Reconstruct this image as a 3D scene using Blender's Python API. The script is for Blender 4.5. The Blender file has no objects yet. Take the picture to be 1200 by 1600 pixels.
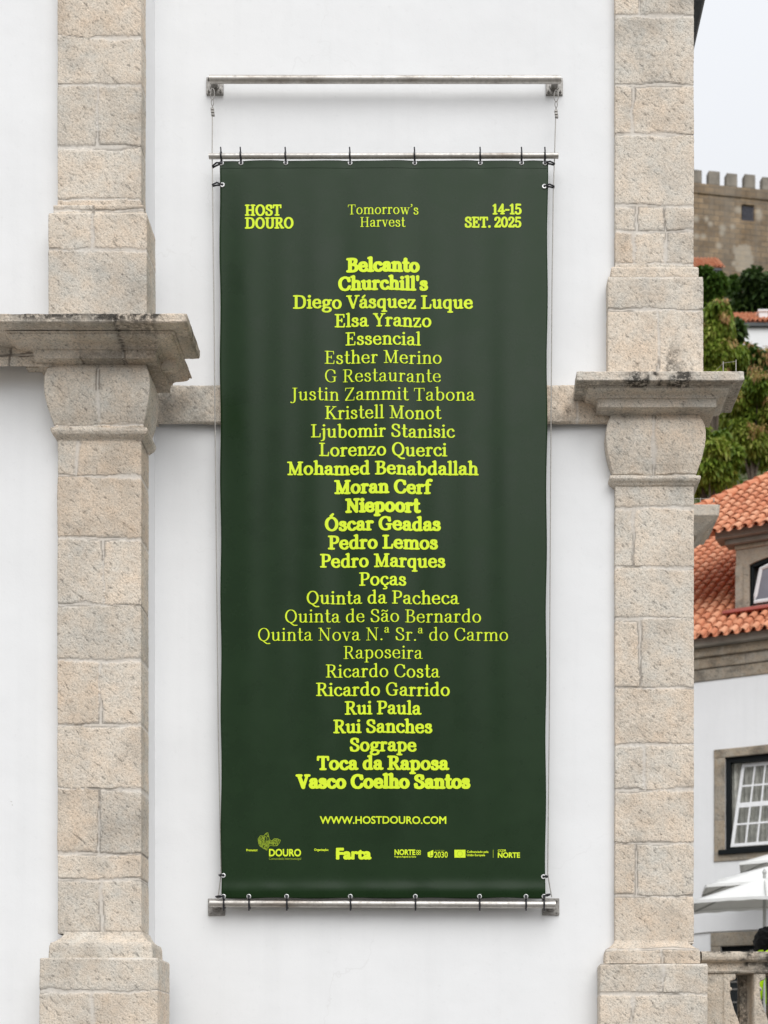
import bpy, bmesh, math, random
import numpy as np
from mathutils import Vector, Matrix
random.seed(7)
RNG = np.random.default_rng(11)
sc = bpy.context.scene
COL = sc.collection
R = math.radians

# ---------------------------------------------------------------- camera, sky, sun, exposure
F_PX, CX, CY, D0, EYE = 2250.0, 720.0, 1700.0, 9.0, 1.6     # the lens in pixels of the 1200x1600 photograph
cam_data = bpy.data.cameras.new('camera')
cam = bpy.data.objects.new('camera', cam_data); COL.objects.link(cam)
cam.location = (0, -D0, EYE); cam.rotation_euler = (R(90), 0, 0)
cam_data.sensor_fit = 'HORIZONTAL'; cam_data.sensor_width = 36
cam_data.lens = F_PX / 1200 * 36
cam_data.shift_x = (600 - CX) / 1200
cam_data.shift_y = (CY - 800) / 1200
cam_data.clip_start = .1; cam_data.clip_end = 3000
cam_data.dof.use_dof = True; cam_data.dof.focus_distance = 8.75; cam_data.dof.aperture_fstop = 4.5
sc.camera = cam

SUN_ELEV, SUN_AZ = 43.0, 166.0         # azimuth from +Y clockwise: the bright part of the cloud stands behind the camera, a little to the right
world = bpy.data.worlds.new('World'); sc.world = world; world.use_nodes = True
wn, wl = world.node_tree.nodes, world.node_tree.links
wn.clear()
w_out = wn.new('ShaderNodeOutputWorld'); w_bg = wn.new('ShaderNodeBackground')
w_sky = wn.new('ShaderNodeTexSky'); w_sky.sky_type = 'NISHITA'; w_sky.sun_disc = False
w_sky.sun_elevation = R(SUN_ELEV); w_sky.sun_rotation = R(SUN_AZ); w_sky.dust_density = 3.0; w_sky.air_density = 1.0
w_hsv = wn.new('ShaderNodeHueSaturation'); w_hsv.inputs['Saturation'].default_value = .12
w_mix = wn.new('ShaderNodeMixRGB'); w_mix.inputs['Fac'].default_value = .80
# the cloud layer: an even overcast, brighter overhead than at the horizon
w_tc = wn.new('ShaderNodeTexCoord'); w_sep = wn.new('ShaderNodeSeparateXYZ')
w_mr = wn.new('ShaderNodeMapRange'); w_mr.inputs['From Min'].default_value = 0; w_mr.inputs['From Max'].default_value = 1
w_mr.inputs['To Min'].default_value = .74; w_mr.inputs['To Max'].default_value = 1.55
w_col = wn.new('ShaderNodeMixRGB'); w_col.blend_type = 'MULTIPLY'; w_col.inputs['Fac'].default_value = 1
w_col.inputs['Color1'].default_value = (7.5, 7.7, 8.05, 1)
wl.new(w_tc.outputs['Generated'], w_sep.inputs[0]); wl.new(w_sep.outputs['Z'], w_mr.inputs['Value'])
wl.new(w_mr.outputs[0], w_col.inputs['Color2'])
wl.new(w_sky.outputs[0], w_hsv.inputs['Color']); wl.new(w_hsv.outputs[0], w_mix.inputs['Color1']); wl.new(w_col.outputs[0], w_mix.inputs['Color2'])
wl.new(w_mix.outputs[0], w_bg.inputs['Color']); w_bg.inputs['Strength'].default_value = .10
wl.new(w_bg.outputs[0], w_out.inputs[0])

sun_data = bpy.data.lights.new('sun', 'SUN'); sun_data.energy = 1.5; sun_data.angle = R(50); sun_data.color = (1.0, .995, .985)
sun = bpy.data.objects.new('sun', sun_data); COL.objects.link(sun)
_e, _a = R(SUN_ELEV), R(SUN_AZ)
sun_dir = Vector((math.sin(_a) * math.cos(_e), math.cos(_a) * math.cos(_e), math.sin(_e)))
sun.rotation_euler = sun_dir.to_track_quat('Z', 'Y').to_euler(); sun.location = (0, -20, 40)

sc.view_settings.view_transform = 'Standard'; sc.view_settings.look = 'None'; sc.view_settings.gamma = 1
sc.view_settings.use_curve_mapping = False
sc.view_settings.exposure = .21
sc.cycles.use_denoising = True
sc.cycles.max_bounces = 8

# ---------------------------------------------------------------- measuring: photograph pixels to metres at a given distance
def xx(px, d): return (px - CX) / F_PX * d
def zz(py, d): return EYE + (CY - py) / F_PX * d
def at(px, py, d): return Vector((xx(px, d), d - D0, zz(py, d)))

# ---------------------------------------------------------------- noise on plain arrays
_NT = np.random.default_rng(3).random((256, 256))
def vnoise(x, y):
    x = np.asarray(x, float); y = np.asarray(y, float)
    xi = np.floor(x).astype(int); yi = np.floor(y).astype(int)
    fx = x - xi; fy = y - yi
    fx = fx * fx * (3 - 2 * fx); fy = fy * fy * (3 - 2 * fy)
    g = lambda i, j: _NT[i & 255, j & 255]
    return (g(xi, yi) * (1 - fx) * (1 - fy) + g(xi + 1, yi) * fx * (1 - fy) + g(xi, yi + 1) * (1 - fx) * fy + g(xi + 1, yi + 1) * fx * fy) * 2 - 1
def fbm(x, y, o=4):
    s = 0; a = 1; t = 0
    for i in range(o):
        s = s + a * vnoise(x * 2 ** i + 17.3 * i, y * 2 ** i + 9.1 * i); t += a; a *= .5
    return s / t
def sstep(a, b, x):
    t = np.clip((x - a) / (b - a), 0, 1)
    return t * t * (3 - 2 * t)

# ---------------------------------------------------------------- node materials
def new_mat(name):
    m = bpy.data.materials.new(name); m.use_nodes = True
    nt = m.node_tree; b = nt.nodes['Principled BSDF']
    return m, nt, b
def nd(nt, t, **kw):
    n = nt.nodes.new(t)
    for k, v in kw.items():
        if k in n.inputs: n.inputs[k].default_value = v
        else: setattr(n, k, v)
    return n
def c4(c): return (c[0], c[1], c[2], 1)
def tex_noise(nt, scale, detail=4, rough=.55, vec=None, stretch=None):
    n = nd(nt, 'ShaderNodeTexNoise'); n.inputs['Scale'].default_value = scale; n.inputs['Detail'].default_value = detail; n.inputs['Roughness'].default_value = rough
    if vec is None:
        tc = nd(nt, 'ShaderNodeTexCoord'); vec = tc.outputs['Object']
    if stretch:
        mp = nd(nt, 'ShaderNodeMapping'); mp.vector_type = 'TEXTURE' if len(stretch) > 1 else 'POINT'; mp.inputs['Scale'].default_value = stretch[0]; mp.inputs['Rotation'].default_value = stretch[1] if len(stretch) > 1 else (0, 0, 0)
        nt.links.new(vec, mp.inputs['Vector']); vec = mp.outputs[0]
    nt.links.new(vec, n.inputs['Vector'])
    return n
def ramp(nt, src, stops):
    r = nd(nt, 'ShaderNodeValToRGB')
    el = r.color_ramp.elements
    while len(el) < len(stops): el.new(.5)
    for e, (p, c) in zip(el, stops):
        e.position = p; e.color = c4(c) if not isinstance(c, (int, float)) else (c, c, c, 1)
    nt.links.new(src, r.inputs['Fac'])
    return r
def mixc(nt, fac, a, b, mode='MIX'):
    m = nd(nt, 'ShaderNodeMixRGB'); m.blend_type = mode
    for sock, v in (('Fac', fac), ('Color1', a), ('Color2', b)):
        if hasattr(v, 'is_output'): nt.links.new(v, m.inputs[sock])
        elif isinstance(v, (int, float)): m.inputs[sock].default_value = v if sock == 'Fac' else (v, v, v, 1)
        else: m.inputs[sock].default_value = c4(v)
    return m
def mth(nt, op, a, b=None):
    m = nd(nt, 'ShaderNodeMath'); m.operation = op
    for i, v in enumerate((a, b)):
        if v is None: continue
        if hasattr(v, 'is_output'): nt.links.new(v, m.inputs[i])
        else: m.inputs[i].default_value = v
    return m
def bump(nt, b, h, strength, dist, prev=None):
    n = nd(nt, 'ShaderNodeBump'); n.inputs['Strength'].default_value = strength; n.inputs['Distance'].default_value = dist
    nt.links.new(h, n.inputs['Height'])
    if prev is not None: nt.links.new(prev.outputs[0], n.inputs['Normal'])
    nt.links.new(n.outputs[0], b.inputs['Normal'])
    return n
def simple_mat(name, col, rough=.6, metal=0, var=.15, scale=8, bmp=0, spec=None):
    m, nt, b = new_mat(name)
    n = tex_noise(nt, scale)
    lo = tuple(max(0, x * (1 - var)) for x in col); hi = tuple(min(1, x * (1 + var)) for x in col)
    r = ramp(nt, n.outputs['Fac'], [(.3, lo), (.7, hi)])
    nt.links.new(r.outputs[0], b.inputs['Base Color'])
    b.inputs['Roughness'].default_value = rough; b.inputs['Metallic'].default_value = metal
    if spec is not None: b.inputs['Specular IOR Level'].default_value = spec
    if bmp: bump(nt, b, n.outputs['Fac'], bmp, .01)
    return m

def granite_mat(name, warm, cool, dark, grain=1.0):
    """bush-hammered granite: block tint, mortar, cracks, stains and some painted shade come as attributes of the mesh"""
    m, nt, b = new_mat(name)
    at_ = lambda n: nd(nt, 'ShaderNodeAttribute', attribute_name=n)
    tint, mort, crack, stain_shade = at_('tint'), at_('mortar'), at_('crack'), at_('stain_shade')
    base = ramp(nt, tint.outputs['Fac'], [(0, tuple(x * .9 for x in cool)), (.35, cool), (.6, tuple((a + c) / 2 * 1.05 for a, c in zip(warm, cool))), (1, tuple(x * .92 for x in warm))])
    n1 = tex_noise(nt, 3.2, 5, .6); r1 = ramp(nt, n1.outputs['Fac'], [(.28, .74), (.5, 1.0), (.72, 1.1)])
    n2 = tex_noise(nt, 95 * grain, 3, .7); r2 = ramp(nt, n2.outputs['Fac'], [(.30, .50), (.44, .93), (.58, 1.05), (.72, 1.28)])
    n3 = tex_noise(nt, 55 * grain, 3, .6, stretch=((1, 1, 2.6), (0, R(-48), 0))); r3 = ramp(nt, n3.outputs['Fac'], [(.30, .40), (.42, 1.0), (1, 1.0)])
    n4 = tex_noise(nt, 9, 4, .6); r4 = ramp(nt, n4.outputs['Fac'], [(.3, (1.05, .99, .93)), (.7, (.96, 1.0, 1.03))])
    c = mixc(nt, 1.0, base.outputs[0], r1.outputs[0], 'MULTIPLY')
    c = mixc(nt, 1.0, c.outputs[0], r2.outputs[0], 'MULTIPLY')
    c = mixc(nt, .8, c.outputs[0], r3.outputs[0], 'MULTIPLY')
    c = mixc(nt, 1.0, c.outputs[0], r4.outputs[0], 'MULTIPLY')
    mc = ramp(nt, n4.outputs['Fac'], [(.3, (.60, .55, .49)), (.7, (.69, .645, .585))])
    mf = mth(nt, 'MULTIPLY', mort.outputs['Fac'], .72)
    c = mixc(nt, mf.outputs[0], c.outputs[0], mc.outputs[0])
    cf = mth(nt, 'MULTIPLY', crack.outputs['Fac'], .75)
    c = mixc(nt, cf.outputs[0], c.outputs[0], (.13, .105, .08))
    n5 = tex_noise(nt, 34, 5, .75); s5 = ramp(nt, n5.outputs['Fac'], [(.36, 0.0), (.52, 1.0)])
    st = mth(nt, 'MULTIPLY', stain_shade.outputs['Fac'], s5.outputs[0])
    sf = mth(nt, 'MULTIPLY', st.outputs[0], .93)
    c = mixc(nt, sf.outputs[0], c.outputs[0], (.035, .032, .028))
    nt.links.new(c.outputs[0], b.inputs['Base Color'])
    b.inputs['Roughness'].default_value = .9; b.inputs['Specular IOR Level'].default_value = .25
    hn = mth(nt, 'ADD', n2.outputs['Fac'], n3.outputs['Fac'])
    inv = mth(nt, 'SUBTRACT', 1.15, mort.outputs['Fac'])
    hh = mth(nt, 'MULTIPLY', hn.outputs[0], inv.outputs[0])
    bump(nt, b, hh.outputs[0], .7, .006)
    return m

def plaster_mat(name, col):
    m, nt, b = new_mat(name)
    n1 = tex_noise(nt, .9, 5, .6); r1 = ramp(nt, n1.outputs['Fac'], [(.3, tuple(x * .955 for x in col)), (.7, col)])
    n2 = tex_noise(nt, 26, 6, .7); r2 = ramp(nt, n2.outputs['Fac'], [(.22, .93), (.42, 1.0)])
    # rain streaks down the wall and a few small chips
    n3 = tex_noise(nt, 5.5, 4, .6, stretch=((1, 1, .05),)); r3 = ramp(nt, n3.outputs['Fac'], [(.25, .955), (.5, 1.0)])
    n4 = tex_noise(nt, 11, 2, .5); r4 = ramp(nt, n4.outputs['Fac'], [(.195, (.40, .36, .31)), (.215, (1, 1, 1))])
    c = mixc(nt, 1, r1.outputs[0], r2.outputs[0], 'MULTIPLY'); c = mixc(nt, .8, c.outputs[0], r3.outputs[0], 'MULTIPLY'); c = mixc(nt, .7, c.outputs[0], r4.outputs[0], 'MULTIPLY')
    nt.links.new(c.outputs[0], b.inputs['Base Color'])
    b.inputs['Roughness'].default_value = .85; b.inputs['Specular IOR Level'].default_value = .2
    n5 = tex_noise(nt, 2.2, 3, .5); n6 = tex_noise(nt, 70, 3, .6)
    nw = tex_noise(nt, 3, 4, .6); tcv = nd(nt, 'ShaderNodeTexCoord'); va = nd(nt, 'ShaderNodeVectorMath'); va.operation = 'SCALE'; va.inputs['Scale'].default_value = .5
    nt.links.new(nw.outputs['Color'], va.inputs[0]); vb = nd(nt, 'ShaderNodeVectorMath'); vb.operation = 'ADD'; nt.links.new(tcv.outputs['Object'], vb.inputs[0]); nt.links.new(va.outputs[0], vb.inputs[1])
    vo = nd(nt, 'ShaderNodeTexVoronoi'); vo.feature = 'DISTANCE_TO_EDGE'; vo.inputs['Scale'].default_value = .55; nt.links.new(vb.outputs[0], vo.inputs['Vector'])
    rc = ramp(nt, vo.outputs['Distance'], [(.0, 1), (.0035, 0)]); gate = ramp(nt, n1.outputs['Fac'], [(.52, 0), (.62, .13)])
    cf = mth(nt, 'MULTIPLY', rc.outputs[0], gate.outputs[0]); c2 = mixc(nt, cf.outputs[0], c.outputs[0], (.45, .43, .40)); nt.links.new(c2.outputs[0], b.inputs['Base Color'])
    p = bump(nt, b, n5.outputs['Fac'], .35, .03); bump(nt, b, n6.outputs['Fac'], .12, .004, p)
    return m

M = {}
M['granite'] = granite_mat('granite', (.70, .592, .478), (.675, .608, .522), None)
M['house_stone'] = granite_mat('house_stone', (.33, .265, .19), (.34, .30, .245), None, .5)
M['rail_stone'] = granite_mat('rail_stone', (.56, .47, .37), (.53, .47, .395), None)
M['plaster'] = plaster_mat('plaster', (.858, .858, .856))
M['house_plaster'] = plaster_mat('house_plaster', (.80, .80, .80))

def steel_mat():
    m, nt, b = new_mat('galvanised_steel')
    n1 = tex_noise(nt, 6, 5, .65, stretch=((.35, 1, 1),)); n2 = tex_noise(nt, 40, 4, .6)
    r1 = ramp(nt, n1.outputs['Fac'], [(.3, (.33, .29, .25)), (.45, (.52, .49, .45)), (.7, (.66, .64, .61))])
    r2 = ramp(nt, n2.outputs['Fac'], [(.3, .78), (.55, 1.0)])
    c = mixc(nt, 1, r1.outputs[0], r2.outputs[0], 'MULTIPLY')
    nt.links.new(c.outputs[0], b.inputs['Base Color'])
    b.inputs['Metallic'].default_value = .8
    rr = ramp(nt, n2.outputs['Fac'], [(.3, .55), (.7, .38)]); nt.links.new(rr.outputs[0], b.inputs['Roughness'])
    bump(nt, b, n2.outputs['Fac'], .15, .002)
    return m
M['steel'] = steel_mat()
M['dull_steel'] = simple_mat('dull_steel', (.30, .285, .265), .55, .55, .3, 60, .2)
M['wire'] = simple_mat('wire_rope', (.38, .36, .33), .5, .6, .2, 90)
M['black_plastic'] = simple_mat('black_plastic', (.012, .012, .016), .45, 0, .2, 40)
M['grommet'] = simple_mat('grommet_metal', (.78, .78, .77), .35, .5, .1, 60)

def vinyl_mat(name, lo, hi, rough):
    m, nt, b = new_mat(name)
    n1 = tex_noise(nt, 1.3, 4, .55, stretch=((1, 1, .25),)); r1 = ramp(nt, n1.outputs['Fac'], [(.3, lo), (.7, hi)])
    n2 = tex_noise(nt, 5, 5, .6); r2 = ramp(nt, n2.outputs['Fac'], [(.3, .9), (.65, 1.06)])
    c = mixc(nt, 1, r1.outputs[0], r2.outputs[0], 'MULTIPLY')
    nt.links.new(c.outputs[0], b.inputs['Base Color'])
    rr = ramp(nt, n2.outputs['Fac'], [(.3, rough - .05), (.7, rough + .06)]); nt.links.new(rr.outputs[0], b.inputs['Roughness'])
    b.inputs['Specular IOR Level'].default_value = .145
    n3 = tex_noise(nt, 420, 1, .5); bump(nt, b, n3.outputs['Fac'], .05, .001)
    return m
M['vinyl'] = vinyl_mat('green_vinyl', (.0105, .0280, .0085), (.0130, .0325, .0105), .28)
M['print'] = vinyl_mat('lime_print', (.68, .86, .033), (.71, .89, .038), .42)
M['print_dim'] = vinyl_mat('thin_lime_print', (.30, .41, .03), (.32, .43, .03), .46)
M['vinyl_dark'] = vinyl_mat('green_vinyl_print', (.017, .027, .017), (.019, .030, .018), .46)

def tile_mat(name, cols):
    m, nt, b = new_mat(name)
    a = nd(nt, 'ShaderNodeAttribute', attribute_name='tint')
    r = ramp(nt, a.outputs['Fac'], [(i / (len(cols) - 1), c) for i, c in enumerate(cols)])
    n = tex_noise(nt, 7, 5, .65); r2 = ramp(nt, n.outputs['Fac'], [(.28, .72), (.5, 1.0), (.75, 1.1)])
    c = mixc(nt, 1, r.outputs[0], r2.outputs[0], 'MULTIPLY')
    nt.links.new(c.outputs[0], b.inputs['Base Color']); b.inputs['Roughness'].default_value = .75
    return m
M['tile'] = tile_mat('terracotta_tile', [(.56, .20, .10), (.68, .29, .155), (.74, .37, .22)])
M['flashing'] = simple_mat('red_painted_metal', (.36, .085, .065), .4, .0, .15, 5)
M['black_paint'] = simple_mat('black_paint', (.004, .006, .007), .5, 0, .2, 20, 0, .2)
M['white_paint'] = simple_mat('white_paint', (.78, .78, .78), .4, 0, .05, 12)
def glass_mat(name, col, rough=.04):
    m, nt, b = new_mat(name)
    n = tex_noise(nt, 1.2); r = ramp(nt, n.outputs['Fac'], [(.3, tuple(x * .8 for x in col)), (.7, col)])
    nt.links.new(r.outputs[0], b.inputs['Base Color']); b.inputs['Roughness'].default_value = rough
    b.inputs['Alpha'].default_value = .14; b.inputs['Specular IOR Level'].default_value = .7
    return m
M['glass'] = glass_mat('window_glass', (.04, .05, .05))
M['dark_glass'] = simple_mat('dark_glass', (.012, .016, .018), .06, 0, .3, 2)
M['curtain'] = simple_mat('curtain_cloth', (.62, .61, .55), .9, 0, .2, 10)
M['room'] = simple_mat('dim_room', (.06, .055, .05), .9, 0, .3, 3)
M['canvas'] = simple_mat('white_canvas', (.88, .88, .86), .8, 0, .04, 6)
_nt = M['canvas'].node_tree; _tr = nd(_nt, 'ShaderNodeBsdfTranslucent', Color=(.78, .77, .72, 1)); _mx = nd(_nt, 'ShaderNodeMixShader'); _mx.inputs[0].default_value = .22
_nt.links.new(_nt.nodes['Principled BSDF'].outputs[0], _mx.inputs[1]); _nt.links.new(_tr.outputs[0], _mx.inputs[2]); _nt.links.new(_mx.outputs[0], _nt.nodes['Material Output'].inputs[0])
M['pole_grey'] = simple_mat('grey_pole', (.45, .45, .43), .45, .2, .08, 8)
M['hivis'] = simple_mat('hi_vis_cloth', (.50, .80, .006), .7, 0, .12, 14, .3)
M['reflective'] = simple_mat('grey_tape', (.55, .56, .56), .35, .1, .05, 20)
M['hair'] = simple_mat('black_hair', (.004, .0035, .0035), .6, 0, .4, 90, .4, .12)
M['skin'] = simple_mat('skin', (.42, .25, .17), .5, 0, .1, 12)
M['dark_cloth'] = simple_mat('dark_cloth', (.02, .022, .028), .85, 0, .3, 16, .3)
M['shoe'] = simple_mat('shoe_leather', (.02, .017, .015), .5, 0, .3, 16)
M['bark'] = simple_mat('bark', (.10, .08, .06), .9, 0, .4, 12, .5)
M['paving'] = simple_mat('paving', (.17, .16, .145), .85, 0, .15, 3, .2)
M['soil'] = simple_mat('hill_soil', (.10, .105, .05), .95, 0, .35, .6, .4)
M['slate'] = simple_mat('dark_eave', (.018, .024, .026), .45, 0, .3, 8)
M['wood_dark'] = simple_mat('dark_wood', (.05, .035, .025), .6, 0, .3, 12)

def leaf_mat(name, cols, trans=.25):
    m, nt, b = new_mat(name)
    a = nd(nt, 'ShaderNodeAttribute', attribute_name='tint')
    r = ramp(nt, a.outputs['Fac'], [(i / (len(cols) - 1), c) for i, c in enumerate(cols)])
    nt.links.new(r.outputs[0], b.inputs['Base Color']); b.inputs['Roughness'].default_value = .55
    b.inputs['Specular IOR Level'].default_value = .3
    tr = nd(nt, 'ShaderNodeBsdfTranslucent'); nt.links.new(r.outputs[0], tr.inputs['Color'])
    mx = nd(nt, 'ShaderNodeMixShader'); mx.inputs[0].default_value = trans
    nt.links.new(b.outputs[0], mx.inputs[1]); nt.links.new(tr.outputs[0], mx.inputs[2])
    nt.links.new(mx.outputs[0], nt.nodes['Material Output'].inputs[0])
    return m
M['leaf_sumac'] = leaf_mat('sumac_leaves', [(.07, .135, .014), (.14, .215, .022), (.24, .31, .04), (.44, .46, .11)])
M['leaf_pod'] = leaf_mat('seed_pods', [(.45, .45, .13), (.48, .38, .13), (.42, .24, .10), (.40, .20, .09)])
M['leaf_dark'] = leaf_mat('dark_leaves', [(.022, .045, .012), (.042, .08, .018), (.08, .13, .028)])
M['leaf_mid'] = leaf_mat('mid_leaves', [(.03, .075, .01), (.06, .125, .015), (.11, .19, .028)])

def castle_mat():
    m, nt, b = new_mat('castle_stone')
    tc = nd(nt, 'ShaderNodeTexCoord')
    mp = nd(nt, 'ShaderNodeMapping'); nt.links.new(tc.outputs['Object'], mp.inputs['Vector']); mp.inputs['Rotation'].default_value = (R(90), 0, 0)
    br = nd(nt, 'ShaderNodeTexBrick'); nt.links.new(mp.outputs[0], br.inputs['Vector'])
    br.inputs['Scale'].default_value = 1.0; br.inputs['Brick Width'].default_value = .85; br.inputs['Row Height'].default_value = .42
    br.inputs['Mortar Size'].default_value = .028; br.inputs['Bias'].default_value = 0
    br.inputs['Color1'].default_value = (.19, .125, .066, 1); br.inputs['Color2'].default_value = (.30, .21, .12, 1); br.inputs['Mortar'].default_value = (.11, .085, .06, 1)
    n1 = tex_noise(nt, .45, 6, .65, tc.outputs['Object']); r1 = ramp(nt, n1.outputs['Fac'], [(.32, .50), (.52, 1.0), (.68, 1.5)])
    n2 = tex_noise(nt, .55, 4, .6, tc.outputs['Object'], ((1, 1, .15),)); r2 = ramp(nt, n2.outputs['Fac'], [(.35, 0), (.65, 1)])
    pale = nd(nt, 'ShaderNodeAttribute', attribute_name='mortar')
    c = mixc(nt, 1, br.outputs['Color'], r1.outputs[0], 'MULTIPLY')
    g = mth(nt, 'MULTIPLY', r2.outputs[0], .6)
    c = mixc(nt, g.outputs[0], c.outputs[0], (.235, .205, .165))
    c = mixc(nt, pale.outputs['Fac'], c.outputs[0], (.46, .415, .34))
    nt.links.new(c.outputs[0], b.inputs['Base Color']); b.inputs['Roughness'].default_value = .9
    bump(nt, b, br.outputs['Fac'], -.3, .03)
    return m
M['castle'] = castle_mat()
M['castle_grey'] = simple_mat('weathered_grey_stone', (.23, .205, .17), .9, 0, .3, 1.6, .3)

# ---------------------------------------------------------------- object helpers
def tag(o, label=None, cat=None, group=None, kind=None):
    if label: o['label'] = label
    if cat: o['category'] = cat
    if group: o['group'] = group
    if kind: o['kind'] = kind
    return o
def empty(name, loc=(0, 0, 0), rz=0):
    o = bpy.data.objects.new(name, None); COL.objects.link(o); o.location = loc; o.rotation_euler = (0, 0, rz); o.empty_display_size = .2
    return o
def link_mesh(name, me, mat, parent=None, loc=(0, 0, 0)):
    o = bpy.data.objects.new(name, me); COL.objects.link(o)
    mats = mat if isinstance(mat, (list, tuple)) else [mat]
    for m_ in mats: me.materials.append(m_)
    o.location = loc
    if parent is not None: o.parent = parent
    return o
def set_attr(me, name, vals, domain='POINT'):
    a = me.attributes.new(name, 'FLOAT', domain)
    a.data.foreach_set('value', np.asarray(vals, np.float32).ravel())
class MB:
    """collects shapes and links them as one mesh"""
    def __init__(s): s.v = []; s.f = []; s.t = []; s.cur = .5
    def add(s, vs, fs):
        k = len(s.v); s.v += [tuple(v) for v in vs]; s.f += [tuple(i + k for i in f) for f in fs]; s.t += [s.cur] * len(vs)
        return s
    def box(s, x0, x1, y0, y1, z0, z1):
        return s.add([(x0, y0, z0), (x1, y0, z0), (x1, y1, z0), (x0, y1, z0), (x0, y0, z1), (x1, y0, z1), (x1, y1, z1), (x0, y1, z1)],
                     [(3, 2, 1, 0), (4, 5, 6, 7), (0, 1, 5, 4), (1, 2, 6, 5), (2, 3, 7, 6), (3, 0, 4, 7)])
    def tube(s, pts, r, n=10, cap=True, closed=False):
        P = [Vector(p) for p in pts]; m = len(P)
        rr = r if isinstance(r, (list, tuple)) else [r] * m
        ring = []; vs = []
        up = None
        for i in range(m):
            if closed: t = P[(i + 1) % m] - P[i - 1]
            else: t = P[min(i + 1, m - 1)] - P[max(i - 1, 0)]
            t.normalize()
            if up is None: up = t.orthogonal().normalized()
            up = (up - t * up.dot(t)).normalized(); w = t.cross(up)
            for k in range(n):
                a = 2 * math.pi * k / n
                vs.append(P[i] + (up * math.cos(a) + w * math.sin(a)) * rr[i])
        fs = []
        for i in range(m if closed else m - 1):
            j = (i + 1) % m
            for k in range(n):
                l = (k + 1) % n
                fs.append((i * n + k, i * n + l, j * n + l, j * n + k))
        if cap and not closed:
            fs.append(tuple(range(n - 1, -1, -1))); fs.append(tuple((m - 1) * n + k for k in range(n)))
        return s.add(vs, fs)
    def lathe(s, prof, c=(0, 0, 0), n=24):
        vs = []; fs = []
        for r, z in prof:
            for k in range(n):
                a = 2 * math.pi * k / n; vs.append((c[0] + r * math.cos(a), c[1] + r * math.sin(a), c[2] + z))
        for i in range(len(prof) - 1):
            for k in range(n):
                l = (k + 1) % n; fs.append((i * n + k, i * n + l, (i + 1) * n + l, (i + 1) * n + k))
        return s.add(vs, fs)
    def build(s, name, mat, parent=None, smooth=False, bevel=0, loc=(0, 0, 0)):
        me = bpy.data.meshes.new(name); me.from_pydata(s.v, [], s.f); me.update()
        set_attr(me, 'tint', s.t)
        o = link_mesh(name, me, mat, parent, loc)
        if smooth:
            me.polygons.foreach_set('use_smooth', [True] * len(me.polygons))
            try: me.set_sharp_from_angle(angle=R(40))
            except Exception: pass
        if bevel:
            b = o.modifiers.new('bevel', 'BEVEL'); b.width = bevel; b.segments = 2; b.limit_method = 'ANGLE'
        return o
def grid_mesh(name, P, attrs, mat, parent=None, smooth=True, loc=(0, 0, 0)):
    """P: (nv, nu, 3) array, faces turned towards u x v"""
    nv, nu = P.shape[:2]
    idx = np.arange(nv * nu).reshape(nv, nu)
    q = np.stack([idx[:-1, :-1], idx[:-1, 1:], idx[1:, 1:], idx[1:, :-1]], -1).reshape(-1, 4)
    me = bpy.data.meshes.new(name)
    me.vertices.add(nv * nu); me.vertices.foreach_set('co', P.reshape(-1).astype(np.float32))
    me.loops.add(len(q) * 4); me.loops.foreach_set('vertex_index', q.ravel().astype(np.int32))
    me.polygons.add(len(q)); me.polygons.foreach_set('loop_start', np.arange(0, len(q) * 4, 4, dtype=np.int32))
    me.polygons.foreach_set('use_smooth', np.full(len(q), smooth))
    me.update(); me.validate()
    for k, v in attrs.items(): set_attr(me, k, v)
    return link_mesh(name, me, mat, parent, loc)
def poly_mesh(name, V, Fc, mat, parent=None, smooth=False, attrs=None):
    me = bpy.data.meshes.new(name); me.from_pydata([tuple(v) for v in V], [], Fc); me.update()
    if smooth: me.polygons.foreach_set('use_smooth', [True] * len(me.polygons))
    for k, v in (attrs or {}).items(): set_attr(me, k, v)
    return link_mesh(name, me, mat, parent)

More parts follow.
